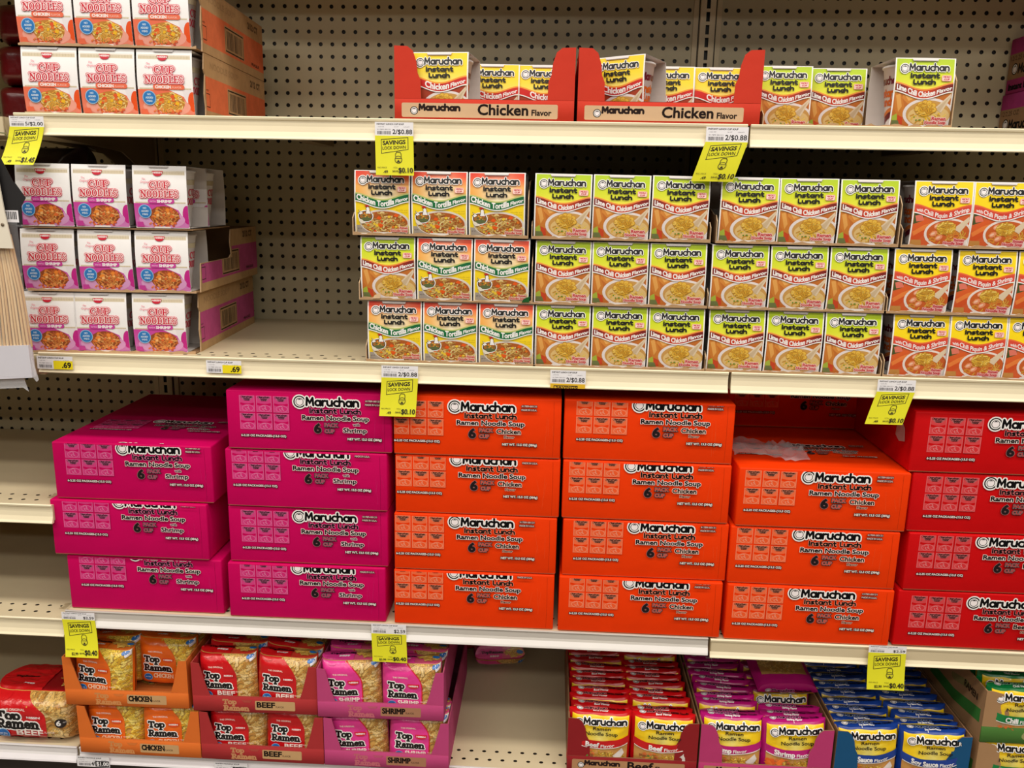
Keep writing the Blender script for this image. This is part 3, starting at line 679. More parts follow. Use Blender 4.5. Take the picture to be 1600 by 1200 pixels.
# ---------------------------------------------------------------- the setting
def hole_cell(mb, cx, cz, hx, hz, hole, y0, dp, col, plane='xz', dark=(30, 24, 18)):
    """one square of sheet metal with a hole punched through it"""
    n = 16; mk = (lambda x, z, y: (x, y, z)) if plane == 'xz' else (lambda x, z, y: (x, z, y))
    sq, ho = [], []
    for k in range(n):
        t = 2*math.pi*k/n; c, s = math.cos(t), math.sin(t); q = 1/max(abs(c), abs(s)); sq.append((cx+hx*c*q, cz+hz*s*q))
        if hole[0] == 'o': ho.append((cx+hole[1]*c, cz+hole[2]*s))
        else: ho.append((cx+hole[1]*c*q, cz+hole[2]*s*q))
    for k in range(n):
        j = (k+1) % n
        mb.face([mk(*sq[k], y0), mk(*sq[j], y0), mk(*ho[j], y0), mk(*ho[k], y0)], col)
        mb.face([mk(*ho[k], y0), mk(*ho[j], y0), mk(*ho[j], y0+dp), mk(*ho[k], y0+dp)], dark)
STEEL = (214, 198, 164); PEG = (196, 186, 154); LIP = (244, 231, 198)
mb = MB(M_METAL); mb.box(-200, -260, -65.5, 260, 60, -64.5, (120, 110, 98)); o = mb.build('floor'); place(o, 0, 0, 0); tag(o, kind='structure')
mb = MB(M_METAL); mb.box(-200, -260, 84, 260, 60, 85, (200, 196, 188)); o = mb.build('ceiling'); place(o, 0, 0, 0); tag(o, kind='structure')
for li, (yy, _) in enumerate(LAMPS):
    t = empty('ceiling_lamp', 'long fluorescent strip lamp under the store ceiling, %s row from the shelves' % ('first', 'second', 'third', 'fourth')[li], 'lamp', 'ceiling lamps'); place(t, 33, yy, 70)
    mb = MB(M_METAL); mb.prism([(-3, .3), (3, .3), (2, 3), (-2, 3)], -152, 152, 'x', (230, 230, 226)); mb.build('housing', parent=t)
    mb = MB(M_METAL)
    for xx in (-120, 0, 120): mb.tube([(xx, 0, 3), (xx, 0, 14)], .12, (150, 150, 150), 6)
    mb.build('hanger', parent=t)

# pegboard: real holes on a one inch grid, one panel per four-foot bay
mb = MB(M_METAL)
ZT, ZB_ = 8, -58
for i in range(46):
    for j in range(ZB_, ZT+1): hole_cell(mb, 1.5+i, j, .5, .5, ('o', .17, .17), 0, .12, PEG)
for x0, x1 in ((0, 1), (47, 48)): mb.face([(x0, 0, ZB_-.5), (x1, 0, ZB_-.5), (x1, 0, ZT+.5), (x0, 0, ZT+.5)], PEG)
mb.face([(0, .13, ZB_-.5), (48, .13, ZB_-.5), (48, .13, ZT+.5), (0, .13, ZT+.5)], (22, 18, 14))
peg = mb.mesh('pegboard_panel')
for k, lb in enumerate(('beige pegboard back panel of the left bay, mostly hidden by goods', 'beige pegboard back panel of the wide middle bay', 'beige pegboard back panel of the right bay')):
    o = bpy.data.objects.new('pegboard_panel', peg); COL.objects.link(o); place(o, -48+48*k, 0, 0)
    tag(o, lb, 'pegboard', 'pegboard back panels')
mb = MB(M_METAL)
for j in range(ZB_, ZT+1): hole_cell(mb, 0, j+.45, .62, .5, ('r', .15, .37), -.3, .28, STEEL)
for sx in (-1, 1):
    mb.face([(sx*.62, -.3, ZB_), (sx*.62, -.3, ZT), (sx*.62, 0, ZT), (sx*.62, 0, ZB_)], STEEL)
    mb.box(sx*.95-.2, -.12, ZB_, sx*.95+.2, .0, ZT, STEEL)
    mb.box(sx*.69-.03, -.1, ZB_, sx*.69+.03, .01, ZT, (70, 54, 36))
mb.face([(-.62, -.02, ZB_), (.62, -.02, ZB_), (.62, -.02, ZT), (-.62, -.02, ZT)], (14, 12, 10))
upm = mb.mesh('shelf_upright')
for k, lb in enumerate(('slotted steel upright between the left bay and the middle bay', 'slotted steel upright between the middle bay and the right bay')):
    o = bpy.data.objects.new('shelf_upright', upm); COL.objects.link(o); place(o, 48*k, 0, 0); tag(o, lb, 'shelf upright', 'slotted uprights')

# shelves
def deck_mesh(L, D, holes=True, xa=.3):
    mb = MB(M_METAL); yb = -D
    y1 = yb+2.6
    if holes:
        for i in range(int(L)-1):
            for r in range(2): hole_cell(mb, xa+.7+i+(.5 if r else 0), yb+.95+r*1.0, .5, .5, ('o', .16, .13), 0, -.06, STEEL, 'xy')
        mb.face([(0, yb, 0), (L, yb, 0), (L, yb+.45, 0), (0, yb+.45, 0)], STEEL)
        mb.face([(0, yb+.45, 0), (xa+.2, yb+.45, 0), (xa+.2, yb+2.45, 0), (0, yb+2.45, 0)], STEEL)
        mb.face([(0, yb+2.45, 0), (L, yb+2.45, 0), (L, -.05, 0), (0, -.05, 0)], STEEL)
        xr = xa+.7+int(L)-2+.5; mb.face([(xr, yb+.45, 0), (L, yb+.45, 0), (L, yb+2.45, 0), (xr, yb+2.45, 0)], STEEL)
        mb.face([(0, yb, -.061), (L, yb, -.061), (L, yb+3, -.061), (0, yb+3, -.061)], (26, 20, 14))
    else: mb.face([(0, yb, 0), (L, yb, 0), (L, -.05, 0), (0, -.05, 0)], STEEL)
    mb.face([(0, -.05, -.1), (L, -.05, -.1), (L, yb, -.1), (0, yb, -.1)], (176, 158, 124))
    mb.box(0, yb, -1.2, L, yb+.08, -.0, STEEL); mb.box(0, yb+.08, -1.2, L, yb+.5, -1.12, STEEL)
    for x in (0, L-.08): mb.box(x, yb, -1.2, x+.08, -.05, 0, STEEL)
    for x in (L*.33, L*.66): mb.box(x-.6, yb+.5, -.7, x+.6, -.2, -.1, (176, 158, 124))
    return mb.mesh('deck')
def lip_mesh(L, style):
    mb = MB(M_METAL if style == 'cream' else M_PLAST)
    if style == 'cream':
        pr = [(0, .06), (-.14, .08), (-.2, .02), (-.17, -.1), (-.09, -.18), (-.07, -.5), (-.1, -.85), (-.2, -1.15), (-.3, -1.3), (-.27, -1.36), (0, -1.34)]
        cl = [LIP]*11
    else:
        pr = [(0, .06), (-.12, .08), (-.16, .0), (-.1, -.1), (-.12, -.5), (-.2, -.66), (-.34, -1.02), (-.36, -1.16), (-.3, -1.22), (0, -1.2)]
        g, w_ = ((196, 190, 182), (244, 240, 236)) if style == 'grey' else ((226, 222, 222), (250, 246, 250))
        cl = [g, g, g, g, g, w_, w_, w_, w_, w_]
    n = max(2, int(L/6))
    for i in range(len(pr)-1):
        for k in range(n):
            a, b = L*k/n, L*(k+1)/n
            mb.face([(a, pr[i][0], pr[i][1]), (b, pr[i][0], pr[i][1]), (b, pr[i+1][0], pr[i+1][1]), (a, pr[i+1][0], pr[i+1][1])], cl[i])
    for x in (0, L):
        for t in tessellate_polygon([[Vector((p[0], p[1], 0)) for p in pr]]): mb.face([(x, pr[i][0], pr[i][1]) for i in t], cl[0])
    return mb.mesh('price_channel')
def bracket_mesh(D):
    mb = MB(M_METAL); mb.prism([(-.1, -.12), (-D+1.5, -.12), (-D+1.5, -1.1), (-6, -1.7), (-.1, -4.2)], -.06, .06, 'x', (168, 150, 118)); return mb.mesh('bracket')
DK, DK2 = deck_mesh(47.8, 19), deck_mesh(47.8, 19, False); BRK = bracket_mesh(19)
LIPS = {k: lip_mesh(47.8, k) for k in ('cream', 'grey', 'white')}
def shelf(x, z, style, label, dy=0, dk=None):
    t = empty('shelf', label, 'shelf', 'steel shelves'); place(t, x+.1, 0, z)
    part('deck', dk or DK, t); l = part('price_channel', LIPS[style], t); l.location = (0, (-19+dy)*I, 0)
    if style != 'white':
        for bx in (.35, 47.4): b = part('bracket', BRK, t); b.location = (bx*I, 0, 0)
    return t
ZTOP, ZMID, ZLOW, ZBOT = -10.72, -26.72, -46.38, -58.02
shelf(0, 6.5, 'cream', 'cream steel shelf above the upper edge of the photo, middle bay'); shelf(48, 6.5, 'cream', 'cream steel shelf above the upper edge of the photo, right bay')
shelf(0, ZTOP, 'cream', 'topmost cream shelf in view, middle bay, holding two red open trays'); shelf(48, ZTOP, 'cream', 'topmost cream shelf in view, right bay, holding one low open carton of lime packs')
shelf(0, ZMID, 'cream', 'cream shelf of the middle bay under three rows of tortilla and lime cup cartons'); shelf(48, ZMID, 'cream', 'cream shelf of the right bay under the lime and yellow cup cartons')
shelf(0, ZLOW, 'grey', 'grey and white edged shelf under the magenta and orange cases, middle bay'); shelf(48, ZLOW-.12, 'cream', 'beige edged shelf under the orange and red cases, right bay', .12)
shelf(0, ZBOT, 'white', 'white edged bottom deck of the middle bay, partly empty'); shelf(48, ZBOT, 'white', 'white edged bottom deck of the right bay')
shelf(-48, -38.05, 'cream', 'empty cream shelf of the left bay, the upper of two beside the magenta cases'); shelf(-48, -47.1, 'cream', 'empty cream shelf of the left bay, level with the lowest magenta case')
shelf(-48, ZBOT, 'white', 'white edged bottom deck of the left bay under the big red noodle pack')
shelf(-48.6, -10.9, 'cream', 'dim shelf of the left bay behind the topmost yellow savings tag', 3.5)
shelf(-48.3, -27.2, 'cream', 'added shelf behind the hanging skewer bag, shading the left bay pegboard', 1.5)  # extra shelf, added to shade the left pegboard below it
shelf(-48.6, .6, 'cream', 'added unseen shelf of the left bay, shading the dark red bags')  # extra shelf out of view, added to keep the red bags in shade
mb = MB(M_METAL)
mb.box(-48, -18.2, -64.5, 96, -17.8, -59.4, (50, 44, 40)); o = mb.build('kick_plate'); place(o, 0, 0, 0); tag(o, 'dark steel kick plate running under the bottom decks', 'kick plate')

# ---------------------------------------------------------------- cup cartons
def sleeve_mesh(art, inner=(214, 206, 200), sidecol=(240, 236, 232)):
    W, H, D = IW, IH, 3.75; mb = MB(M_PRINT)
    bul = lambda v: .17*4*(v/H)*(1-v/H)
    fr = lambda u, v, h: (u-W/2, -h-bul(max(0, min(H, v))), v)
    bake(mb, art, lambda u, v, h: fr(u, v, h*.8), clip=(0, 0, W, H), maxlen=.22)
    n = 8; th = .03
    for k in range(n):
        a, b = H*k/n, H*(k+1)/n
        for hh, cc, sg in ((0, WH, 0), (-th, inner, 1)):
            mb.face([fr(0, a, hh), fr(W, a, hh), fr(W, b, hh), fr(0, b, hh)], cc)
        mb.face([(-W/2, D+bul(a), a), (W/2, D+bul(a), a), (W/2, D+bul(b), b), (-W/2, D+bul(b), b)], sidecol)
        mb.face([(-W/2, D-th+bul(a), a), (W/2, D-th+bul(a), a), (W/2, D-th+bul(b), b), (-W/2, D-th+bul(b), b)], inner)
        for x in (-W/2, W/2):
            mb.face([(x, -bul(a), a), (x, -bul(b), b), (x, th-bul(b), b), (x, th-bul(a), a)], WH)
            mb.face([(x, D+bul(a), a), (x, D+bul(b), b), (x, D-th+bul(b), b), (x, D-th+bul(a), a)], WH)
    for z in (0, H):
        for dz in (0, th if z == 0 else -th): mb.face([(-W/2, 0, z+dz), (W/2, 0, z+dz), (W/2, D, z+dz), (-W/2, D, z+dz)], WH if z else inner)
    return mb.mesh('sleeve')
def cup_meshes(kind):
    """tapered white foam cup; kind picks the printing wrapped round it"""
    mb = MB(M_PLAST); cy0 = 1.875; H = 3.85; rb, rt = 1.22, 1.66
    mb.lathe([(0, .06), (rb, .06), (rb, .1), (rt, H-.12), (rt+.09, H-.1), (rt+.09, H), (rt-.02, H)], (244, 240, 240), 32, 0, cy0)
    dark = {'m': (110, 24, 44), 'n': (206, 24, 52)}[kind]
    for side in (-1, 1):
        a = Art(2.9, 3.4)
        if kind == 'm':
            ring_logo(a, .1, .2, .2, dk=dark); a.glyphs('MaruChan', ROUND, .17, .26, .5, .22, dark, width=2.2)
            a.glyphs('Instant', ROUND, .22, .48, .5, .26, (222, 104, 30), width=1.9); a.glyphs('Lunch', ROUND, .27, .64, .5, .26, (222, 104, 30), width=1.5)
            a.strip(lambda x: .72+.06*math.sin(6*x), lambda x: .79+.06*math.sin(6*x), (230, 130, 60), 10); a.strip(lambda x: .8+.06*math.sin(6*x), lambda x: .9+.06*math.sin(6*x), dark, 10)
        else:
            a.rect(0, .1, 1, .2, (214, 200, 168), 6, 1); a.glyphs('CUP', OLD, .5, .42, .5, .14, mixc(dark, WH, .15), width=1.1, align='c'); a.glyphs('NOODLES', OLD, .5, .6, .5, .14, mixc(dark, WH, .15), width=1.9, align='c')
        def fn(u, v, h, side=side):
            z = .2+v; r = rb+(rt-rb)*(z-.1)/(H-.22)+.01+h; t = (u-1.45)/1.5
            ang = (0 if side > 0 else math.pi)+t
            return (r*math.cos(ang), cy0+r*math.sin(ang), z)
        bake(mb, a, fn, maxlen=.3)
    cup = mb.mesh('cup')
    mb = MB(M_PAPER); mb.lathe([(rt+.05, H), (rt+.05, H+.03), (0, H+.03)], (236, 230, 226), 32, 0, cy0); lid = mb.mesh('lid')
    return cup, lid
CUPM, LIDM = cup_meshes('m'); CUPN, LIDN = cup_meshes('n')
SLV = {k: sleeve_mesh(il_front(k)) for k in ('lime', 'chicken', 'tort', 'piq')}
CNS = {k: sleeve_mesh(cn_front(k)) for k in ('chicken', 'shrimp')}
LOOK = {'lime': 'lime green noodle cup carton', 'chicken': 'yellow and red chicken cup carton', 'tort': 'red and yellow tortilla cup carton',
        'piq': 'yellow and coral shrimp cup carton', 'cchicken': 'white and orange cup carton', 'cshrimp': 'white and purple cup carton'}
RJ = random.Random(11)
def pack(kind, x, y, z, where, group, rz=None, rx=0, ry=0):
    """x: middle of the front panel"""
    t = empty('noodle_cup_pack', LOOK[kind]+', '+where, 'noodle cup', group)
    place(t, x, y, z, RJ.uniform(-1, 1) if rz is None else rz, rx, ry)
    cn = kind in ('cchicken', 'cshrimp')
    if cn: t.scale = (.97, 1, 1)
    part('sleeve', CNS[kind[1:]] if cn else SLV[kind], t)
    c = part('cup', CUPN if cn else CUPM, t); c.location = (0, 0, .02*I); l = part('lid', LIDN if cn else LIDM, c)
    return t
TANB = (150, 116, 82)
def low_tray(x, y, z, label, side=(3.1, 1.0), W=11.6, dpt=15.4, rz=0, seed=0, group='open brown trays under the cup cartons', bit=None, h=.16):
    """brown tray with a torn low front: floor, back, two side walls cut down towards the front"""
    t = empty('cardboard_tray', label, 'tray', group); place(t, x, y, z, rz)
    R = random.Random(seed)
    mb = MB(M_CARD); mb.box(0, 0, 0, W, dpt, .07, TANB); mb.build('tray_floor', parent=t)
    n = 40; top = [(W*k/n, .07+h*R.uniform(.1, 1)) for k in range(n+1)]
    mb = MB(M_CARD); mb.prism([(0, 0)]+[(W, 0)]+list(reversed(top)), -.05, .02, 'y', (186, 150, 112), (206, 176, 140)); mb.build('front_edge', parent=t)
    for k, xx in enumerate((-.06, W)):
        hh = side[k]; mb = MB(M_CARD)
        pts = [(0, 0), (dpt, 0), (dpt, 4.0), (5.2+R.uniform(-1, 1), 3.9), (4.6, hh+.2), (2.6, hh+R.uniform(-.2, .2)), (1.2, hh*.9), (.5, hh*.8+.2), (0, hh*.7)]
        mb.prism(pts, xx, xx+.06, 'x', TANB, (206, 176, 140)); mb.build('side_wall', parent=t)
    mb = MB(M_CARD); mb.box(0, dpt-.07, 0, W, dpt, 4.0, TANB); mb.build('back_wall', parent=t)
    if bit:
        for bx, c in bit: mb = MB(M_CARD); mb.prism([(bx, .1), (bx+.5, .12), (bx+.55, .5), (bx+.3, .42), (bx+.1, .3)], -.1, -.06, 'y', c); mb.build('torn_flap', parent=t)
    return t
ROWN = ['bottom', 'middle', 'top']; POSN = ['left', 'middle', 'right']
YM = -18.75
stk = [('tortilla stack', [(23.25, ['tort']*3), (22.85, ['lime', 'tort', 'tort']), (22.5, ['tort']*3)], [-26.70, -22.42, -18.1]),
       ('lime stack by the tortilla one', [(34.72, ['lime']*3), (34.58, ['lime']*3), (34.45, ['lime']*3)], [-26.70, -22.42, -18.1]),
       ('lime stack by the yellow one', [(46.38, ['lime']*3), (46.28, ['lime']*3), (46.52, ['lime']*3)], [-26.70, -22.42, -18.1]),
       ('yellow stack at the right edge', [(58.55, ['piq']*3), (58.1, ['piq']*3), (58.75, ['piq']*3)], [-26.70, -22.42, -18.1])]
for si, (nm, rows, zs) in enumerate(stk):
    for r, (x0, kinds) in enumerate(rows):
        xs = [x0+1.92+3.82*k for k in range(3)]
        if si == 3: xs = [[60.4, 64.08, 67.85], [59.95, 64.05, 67.85], [60.75, 64.5, 68.3]][r]
        if si < 3 or r == 0 or r == 1 or r == 2:
            low_tray(x0-.02 if si != 3 else x0-.35, YM-.1, zs[r], 'brown torn cardboard tray under the %s row of the %s' % (ROWN[r], nm), seed=si*3+r, side=((1.6, 3.6) if si in (0, 3) else (1.2, 1.4)) if not (si == 2 and r == 2) else (2, 3.8), W=11.62,
                     bit=[(.9, (222, 190, 150)), (11.0, (30, 90, 40))] if (si, r) == (0, 1) else None)
        for c, kd in enumerate(kinds):
            if xs[c] > 70: continue
            only = ' (the only lime one in it)' if (si, r, c) == (0, 1, 0) else ''
            pack(kd, xs[c], YM+.12+RJ.uniform(-.05, .08), zs[r]+.08, '%s in %s row, %s' % (POSN[c], ROWN[r], nm), 'cup cartons stacked on the middle shelf', ry=RJ.uniform(-.5, .5))
# top shelf: lime packs in their low carton, the packs in two red trays
low_tray(48.9, -18.95, ZTOP, 'low torn brown carton holding lime packs on the top shelf', side=(1.0, 4.1), W=11.6, seed=31, h=.2)
gtop = 'cup cartons on the top shelf'
pack('lime', 50.95, -14.9, ZTOP+.08, 'set back beside the right red tray, top shelf', gtop, rz=-1)
pack('lime', 54.75, -14.2, ZTOP+.08, 'middle of the low carton on the top shelf', gtop, rz=-1)
pack('lime', 58.6, -18.7, ZTOP+.08, 'forward at the right end of the top shelf carton', gtop, rz=2)
def post_tray(mats, name_label, x, y, z, W, H, dpt, band, c, lip=1.36, post=None, inner=(150, 116, 82), group=None, rz=0, postcol=None, sidec=None, wall=None, sideart=None):
    """display tray: low printed front, a tall corner post at each end, side walls, back, floor"""
    t = empty('display_tray', name_label, 'tray', group); place(t, x, y, z, rz); pc = postcol or c; sc = sidec or c
    mb = MB(M_CASE); mb.box(0, 0, 0, W, .1, lip, c, .03, 1)
    if band: bake(mb, band, lambda u, v, h: (u, -h-.003, v), clip=(.02, .02, W-.02, lip-.03))
    mb.face([(0.02, .0, lip+.002), (W-.02, .0, lip+.002), (W-.02, .1, lip+.002), (.02, .1, lip+.002)], inner); mb.build('front_panel', parent=t)
    for k in (0, 1):
        pts = [(p[0] if k == 0 else W-p[0], p[1]) for p in post]
        mb = MB(M_CASE); mb.prism(pts, .015 if lip > 0 else 0, .085, 'y', pc, inner); mb.build('corner_post', parent=t)
    hs = max(p[1] for p in post); wl = wall or [(.1, 0), (dpt, 0), (dpt, hs*.96), (.1, hs)]
    for k, xx in ((0, 0), (1, W-.1)):
        mb = MB(M_CASE); mb.prism(wl, xx, xx+.1, 'x', sc, inner)
        if sideart:
            sg = -1 if k == 0 else 1
            bake(mb, sideart, (lambda u, v, h: (-h-.003, dpt-u, v)) if k == 0 else (lambda u, v, h: (W+h+.003, u, v)), clip=(.2, .05, dpt-.1, hs*.95))
        mb.build('side_wall', parent=t)
    mb = MB(M_CASE); mb.box(.1, dpt-.1, 0, W-.1, dpt, hs*.96, inner); mb.build('back_wall', parent=t)
    mb = MB(M_CASE); mb.box(.1, .1, 0, W-.1, dpt-.1, .08, inner); mb.build('tray_floor', parent=t)
    return t
POST = [(0, 1.3), (1.72, 1.3), (1.68, 2.5), (1.5, 2.9), (1.42, 3.6), (1.2, 4.25), (.85, 4.52), (0, 4.55)]
RED = (206, 60, 42)
for k, (x, lb) in enumerate(((25.35, 'red open display tray on the top shelf, left of two, tag below its left end'), (37.1, 'red open display tray on the top shelf, right of two, against lime packs'))):
    post_tray(None, lb, x, -18.95, ZTOP, 11.55, 4.5, 15.3, carton_band(11.55, 'Chicken', RED), RED, post=POST, group='red display trays')
pack('chicken', 28.25, -18.55, ZTOP+.1, 'standing forward at the left of the left red tray', gtop, rz=-6)
pack('chicken', 31.3, -13.9, ZTOP+.1, 'set back in the middle of the left red tray', gtop, rz=0)
pack('chicken', 34.85, -13.8, ZTOP+.1, 'set back at the right of the left red tray', gtop, rz=0)
pack('chicken', 39.75, -17.6, ZTOP+.14, 'turned aside at the left of the right red tray', gtop, rz=-27, ry=-1.5)
pack('chicken', 43.3, -13.9, ZTOP+.1, 'half hidden in the middle of the right red tray', gtop, rz=0)
pack('chicken', 47.0, -13.7, ZTOP+.1, 'set back at the right of the right red tray', gtop, rz=0)

# white cup cartons at the left, in tan cases
def cup_case(kind, x, y, z, label, rz, cut=False, dpt=15.5, W=11.5):
    t = empty('cardboard_case', label, 'case', 'tan cases holding the white cup cartons'); place(t, x, y, z, rz)
    mb = MB(M_CARD); mb.box(0, 0, 0, W, dpt, .07, TANB); mb.build('case_floor', parent=t)
    R = random.Random(int(x*7+z)); n = 36; top = [(W*k/n, .1+.12*R.random()) for k in range(n+1)]
    mb = MB(M_CARD); mb.prism([(0, 0), (W, 0)]+list(reversed(top)), -.04, .02, 'y', (196, 160, 122)); mb.build('front_edge', parent=t)
    wl = [(.9, 0), (dpt, 0), (dpt, 4.25), (1.1, 4.25), (.9, 3.2), (1.15, 2.9), (.85, 1.6), (1.0, .7)] if not cut else [(.7, 0), (dpt, 0), (dpt, 4.1), (8.3, 4.1), (8.0, 3.2), (8.2, 2.2), (7.6, 1.95), (1.0, 2.0)]
    sa = case_side(kind, dpt, 4.25)
    for k, xx in ((0, -.08), (1, W)):
        mb = MB(M_CARD); mb.prism(wl, xx, xx+.08, 'x', (190, 152, 108), (206, 172, 134))
        if k == 1:
            art = Art(dpt, 4.25); art.t = sa.t
            sub = MB(); 
            # printing follows the cut outline of the wall
            bake(mb, sa, lambda u, v, h: (W+.083+h, u, v), clip=(1.15, .02, dpt-.02, 4.1) if not cut else (1.05, .02, dpt-.02, 1.94))
            if cut: bake(mb, sa, lambda u, v, h: (W+.083+h, u, v), clip=(8.35, 1.94, dpt-.02, 4.05))
        mb.build('side_wall', parent=t)
    mb = MB(M_CARD); mb.box(0, dpt-.07, 0, W, dpt, 4.1, TANB); mb.build('back_wall', parent=t)
    return t
def turned(x0, y0, rz, dx, dy=0):
    c, s = math.cos(math.radians(rz)), math.sin(math.radians(rz)); return x0+dx*c-dy*s, y0+dx*s+dy*c
gcn = 'white cup cartons at the left'
for r, (z, nm) in enumerate(((ZTOP, 'lower'), (ZTOP+4.3, 'upper'))):
    cup_case('chicken', .75, -18.9, z, 'tan and orange case of white cup cartons, %s of two on the top shelf' % nm, 3.5)
    for c in range(3):
        px_, py_ = turned(.75, -18.9, 3.5, 1.86+3.74*c, .12); pack('cchicken', px_, py_, z+.08, '%s in the %s case on the top shelf' % (POSN[c], nm), gcn, rz=3.5)
cup_case('shrimp', -.65, -18.9, ZMID, 'tan and pink case of white cup cartons on the middle shelf, bottom of the stack', 5)
cup_case('shrimp', -.3, -18.9, ZMID+4.32, 'tan and pink case with a cut down side, second of the stack', 4.5, True)
mb = MB(M_CARD); mb.box(0, 0, 0, 11.5, 8.0, .07, TANB); o = mb.build('cardboard_sheet'); place(o, -.2, -18.95, ZMID+8.62, 4); tag(o, 'thin brown cardboard sheet under the top row of white and purple cartons', 'cardboard')
for r, xs in enumerate(([1.15, 4.62, 8.62], [1.45, 5.3, 9.15], [1.55, 5.3, 9.35])):
    zz = ZMID+4.32*r+.08+(.02 if r == 2 else 0); rz = (5, 4.5, 4)[r]
    for c in range(3):
        px_, py_ = turned(-.3, -18.9, rz, xs[c]+.15, .12); pack('cshrimp', px_, py_, zz, '%s in the %s row on the middle shelf' % (POSN[c], ROWN[r]), gcn, rz=rz)
px_, py_ = turned(-.3, -18.9, 4, 9.5, 4.15); pack('cshrimp', px_, py_, ZMID+8.74, 'second one back at the right of the top row', gcn, rz=4)

# ---------------------------------------------------------------- six-cup cases
def case_mesh(kind, dv, top=False, seed=0, du=0, D=15.2):
    """folded corrugated case; dv slides the printing up so that it runs over the front edge"""
    W, H, b = CWD, CHT, .11; mb = MB(M_CASE); base = CASEC[kind]; R = random.Random(seed)
    bm = bmesh.new(); bmesh.ops.create_cube(bm, size=1)
    for v in bm.verts: v.co = Vector(((v.co.x+.5)*W, (v.co.y+.5)*D, (v.co.z+.5)*H))
    bmesh.ops.subdivide_edges(bm, edges=bm.edges[:], cuts=0)
    bmesh.ops.bevel(bm, geom=[e for e in bm.edges], offset=b, segments=3, affect='EDGES', profile=.5)
    mb.bm(bm, lambda p: base if p.z > .07 or p.y > .05 else (200, 150, 112), True)
    def fn(u, v, h):
        if v < H-b: return (u, -h, v)
        s = v-(H-b); L = b*math.pi/2
        if s < L: t = s/b; return (u, b-(b+h)*math.cos(t), H-b+(b+h)*math.sin(t))
        return (u, b+s-L, H+h)
    art = case_art(kind); L = b*math.pi/2
    bake(mb, art, fn, clip=(.03, .02, W-.03, H-b), dx=du, dy=dv, lift=.004)
    if top: bake(mb, art, fn, clip=(.03, H-b+L, W-.03, H+3.0), dx=du, dy=dv, lift=.004)
    if top: bake(mb, art, fn, clip=(.05, 0, W-.05, 99), dx=du, dy=H+2.0+dv, lift=.004)
    # creases and seams of the glued flaps
    dk = mixc(base, (0, 0, 0), .22); lt = mixc(base, (255, 255, 255), .14); a = Art(W, H)
    a.stroke([(.955, .04), (.958, .5), (.955, .96)], .022, dk, cap=0)
    for q in range(3): x = R.uniform(.86, .97); a.stroke([(x, R.uniform(.2, .5)), (x+R.uniform(-.02, .02), R.uniform(.55, .9))], .014, lt, cap=0)
    bake(mb, a, fn, clip=(.05, .05, W-.05, H-.12), lift=.004)
    return mb.mesh('case')
CM = {}
def case(kind, dv, x, z, label, y=-18.75, rz=0, top=False, du=0, D=15.2):
    key = (kind, dv, top, du, D)
    if key not in CM: CM[key] = case_mesh(kind, dv, top, len(CM), du, D)
    o = bpy.data.objects.new('noodle_case', CM[key]); COL.objects.link(o); place(o, x, y, z, rz)
    return tag(o, label, 'case', 'cases of six cup packs')
NTH = ['bottom', 'second from the bottom', 'third from the bottom', 'top']
CC = {'shrimp': 'magenta shrimp noodle case', 'chicken': 'orange chicken noodle case', 'beef': 'red beef noodle case'}
cols = [('shrimp', 'left magenta column', [(.35, .95, 0), (-.4, .7, 0), (.1, .38, 0)]),
        ('shrimp', 'right magenta column', [(12.6, .5, .0), (12.8, .1, 0), (12.85, .6, -.45), (13.2, 0, 0)]),
        ('chicken', 'orange column beside the magenta', [(24.95, .6, -.85), (25.0, .2, -.85), (25.1, .5, -.85), (25.05, 0, -.95)]),
        ('chicken', 'middle orange column', [(37.0, .45, -.2), (37.15, .3, -.2), (37.0, .45, -.5), (36.95, .45, -.1)]),
        ('chicken', 'orange column beside the red', [(49.05, .25, -.5), (48.98, .3, -.5), (49.2, .2, -.5)]),
        ('beef', 'red column at the right edge', [(61.1, 0, 0), (61.3, .25, -.2), (61.1, .15, 0), (60.7, 0, .1)])]
for kd, nm, rows in cols:
    n = len(rows); pitch = 4.36
    for r, (x, dv, du) in enumerate(rows):
        last = r == n-1; nth = 'top' if last else NTH[r]
        z = (ZLOW if 'red column' not in nm and 'beside the red' not in nm else ZLOW-.06)+pitch*r+.02
        if nm.startswith('left magenta') and r > 0: z += .05
        case(kd, dv, x, z, CC[kd]+', %s of the %s' % (nth, nm), y=-18.8+RJ.uniform(-.12, .15), rz=RJ.uniform(-.4, .4), top=(last and n == 3), du=du)
case('chicken', .2, 50.0, ZLOW+4.36*3-.02, 'orange noodle case deep in the shade above the orange column beside the red', y=-8.0, rz=.5, D=7.6)
# torn white film lying on the shorter orange column, sticker residue on the red case
mb = MB(M_CLEAR)
P_ = [[(x*.35, y*.5+.25*math.sin(x*.5), .05+.75*abs(noise.noise(Vector((x*.61, y*.77, 3.1))))+.5*max(0, math.sin(x*.23+1.0))*.35) for y in range(9)] for x in range(16)]
mb.grid(P_, (236, 234, 238)); o = mb.build('plastic_film'); place(o, 49.2, -17.0, ZLOW+4.36*3+.02, -6); tag(o, 'crumpled torn clear film on top of the shorter orange column', 'plastic film')
mb = MB(M_PAPER); mb.prism([(0, .2), (.9, 0), (1.6, .3), (1.5, 1.2), (.8, 1.5), (.2, 1.1)], 0, .012, 'x', (206, 190, 186)); o = mb.build('torn_sticker'); place(o, 60.66, -17.6, ZLOW+4.36*3+1.6); tag(o, 'torn white sticker on the side of the top red case', 'sticker')

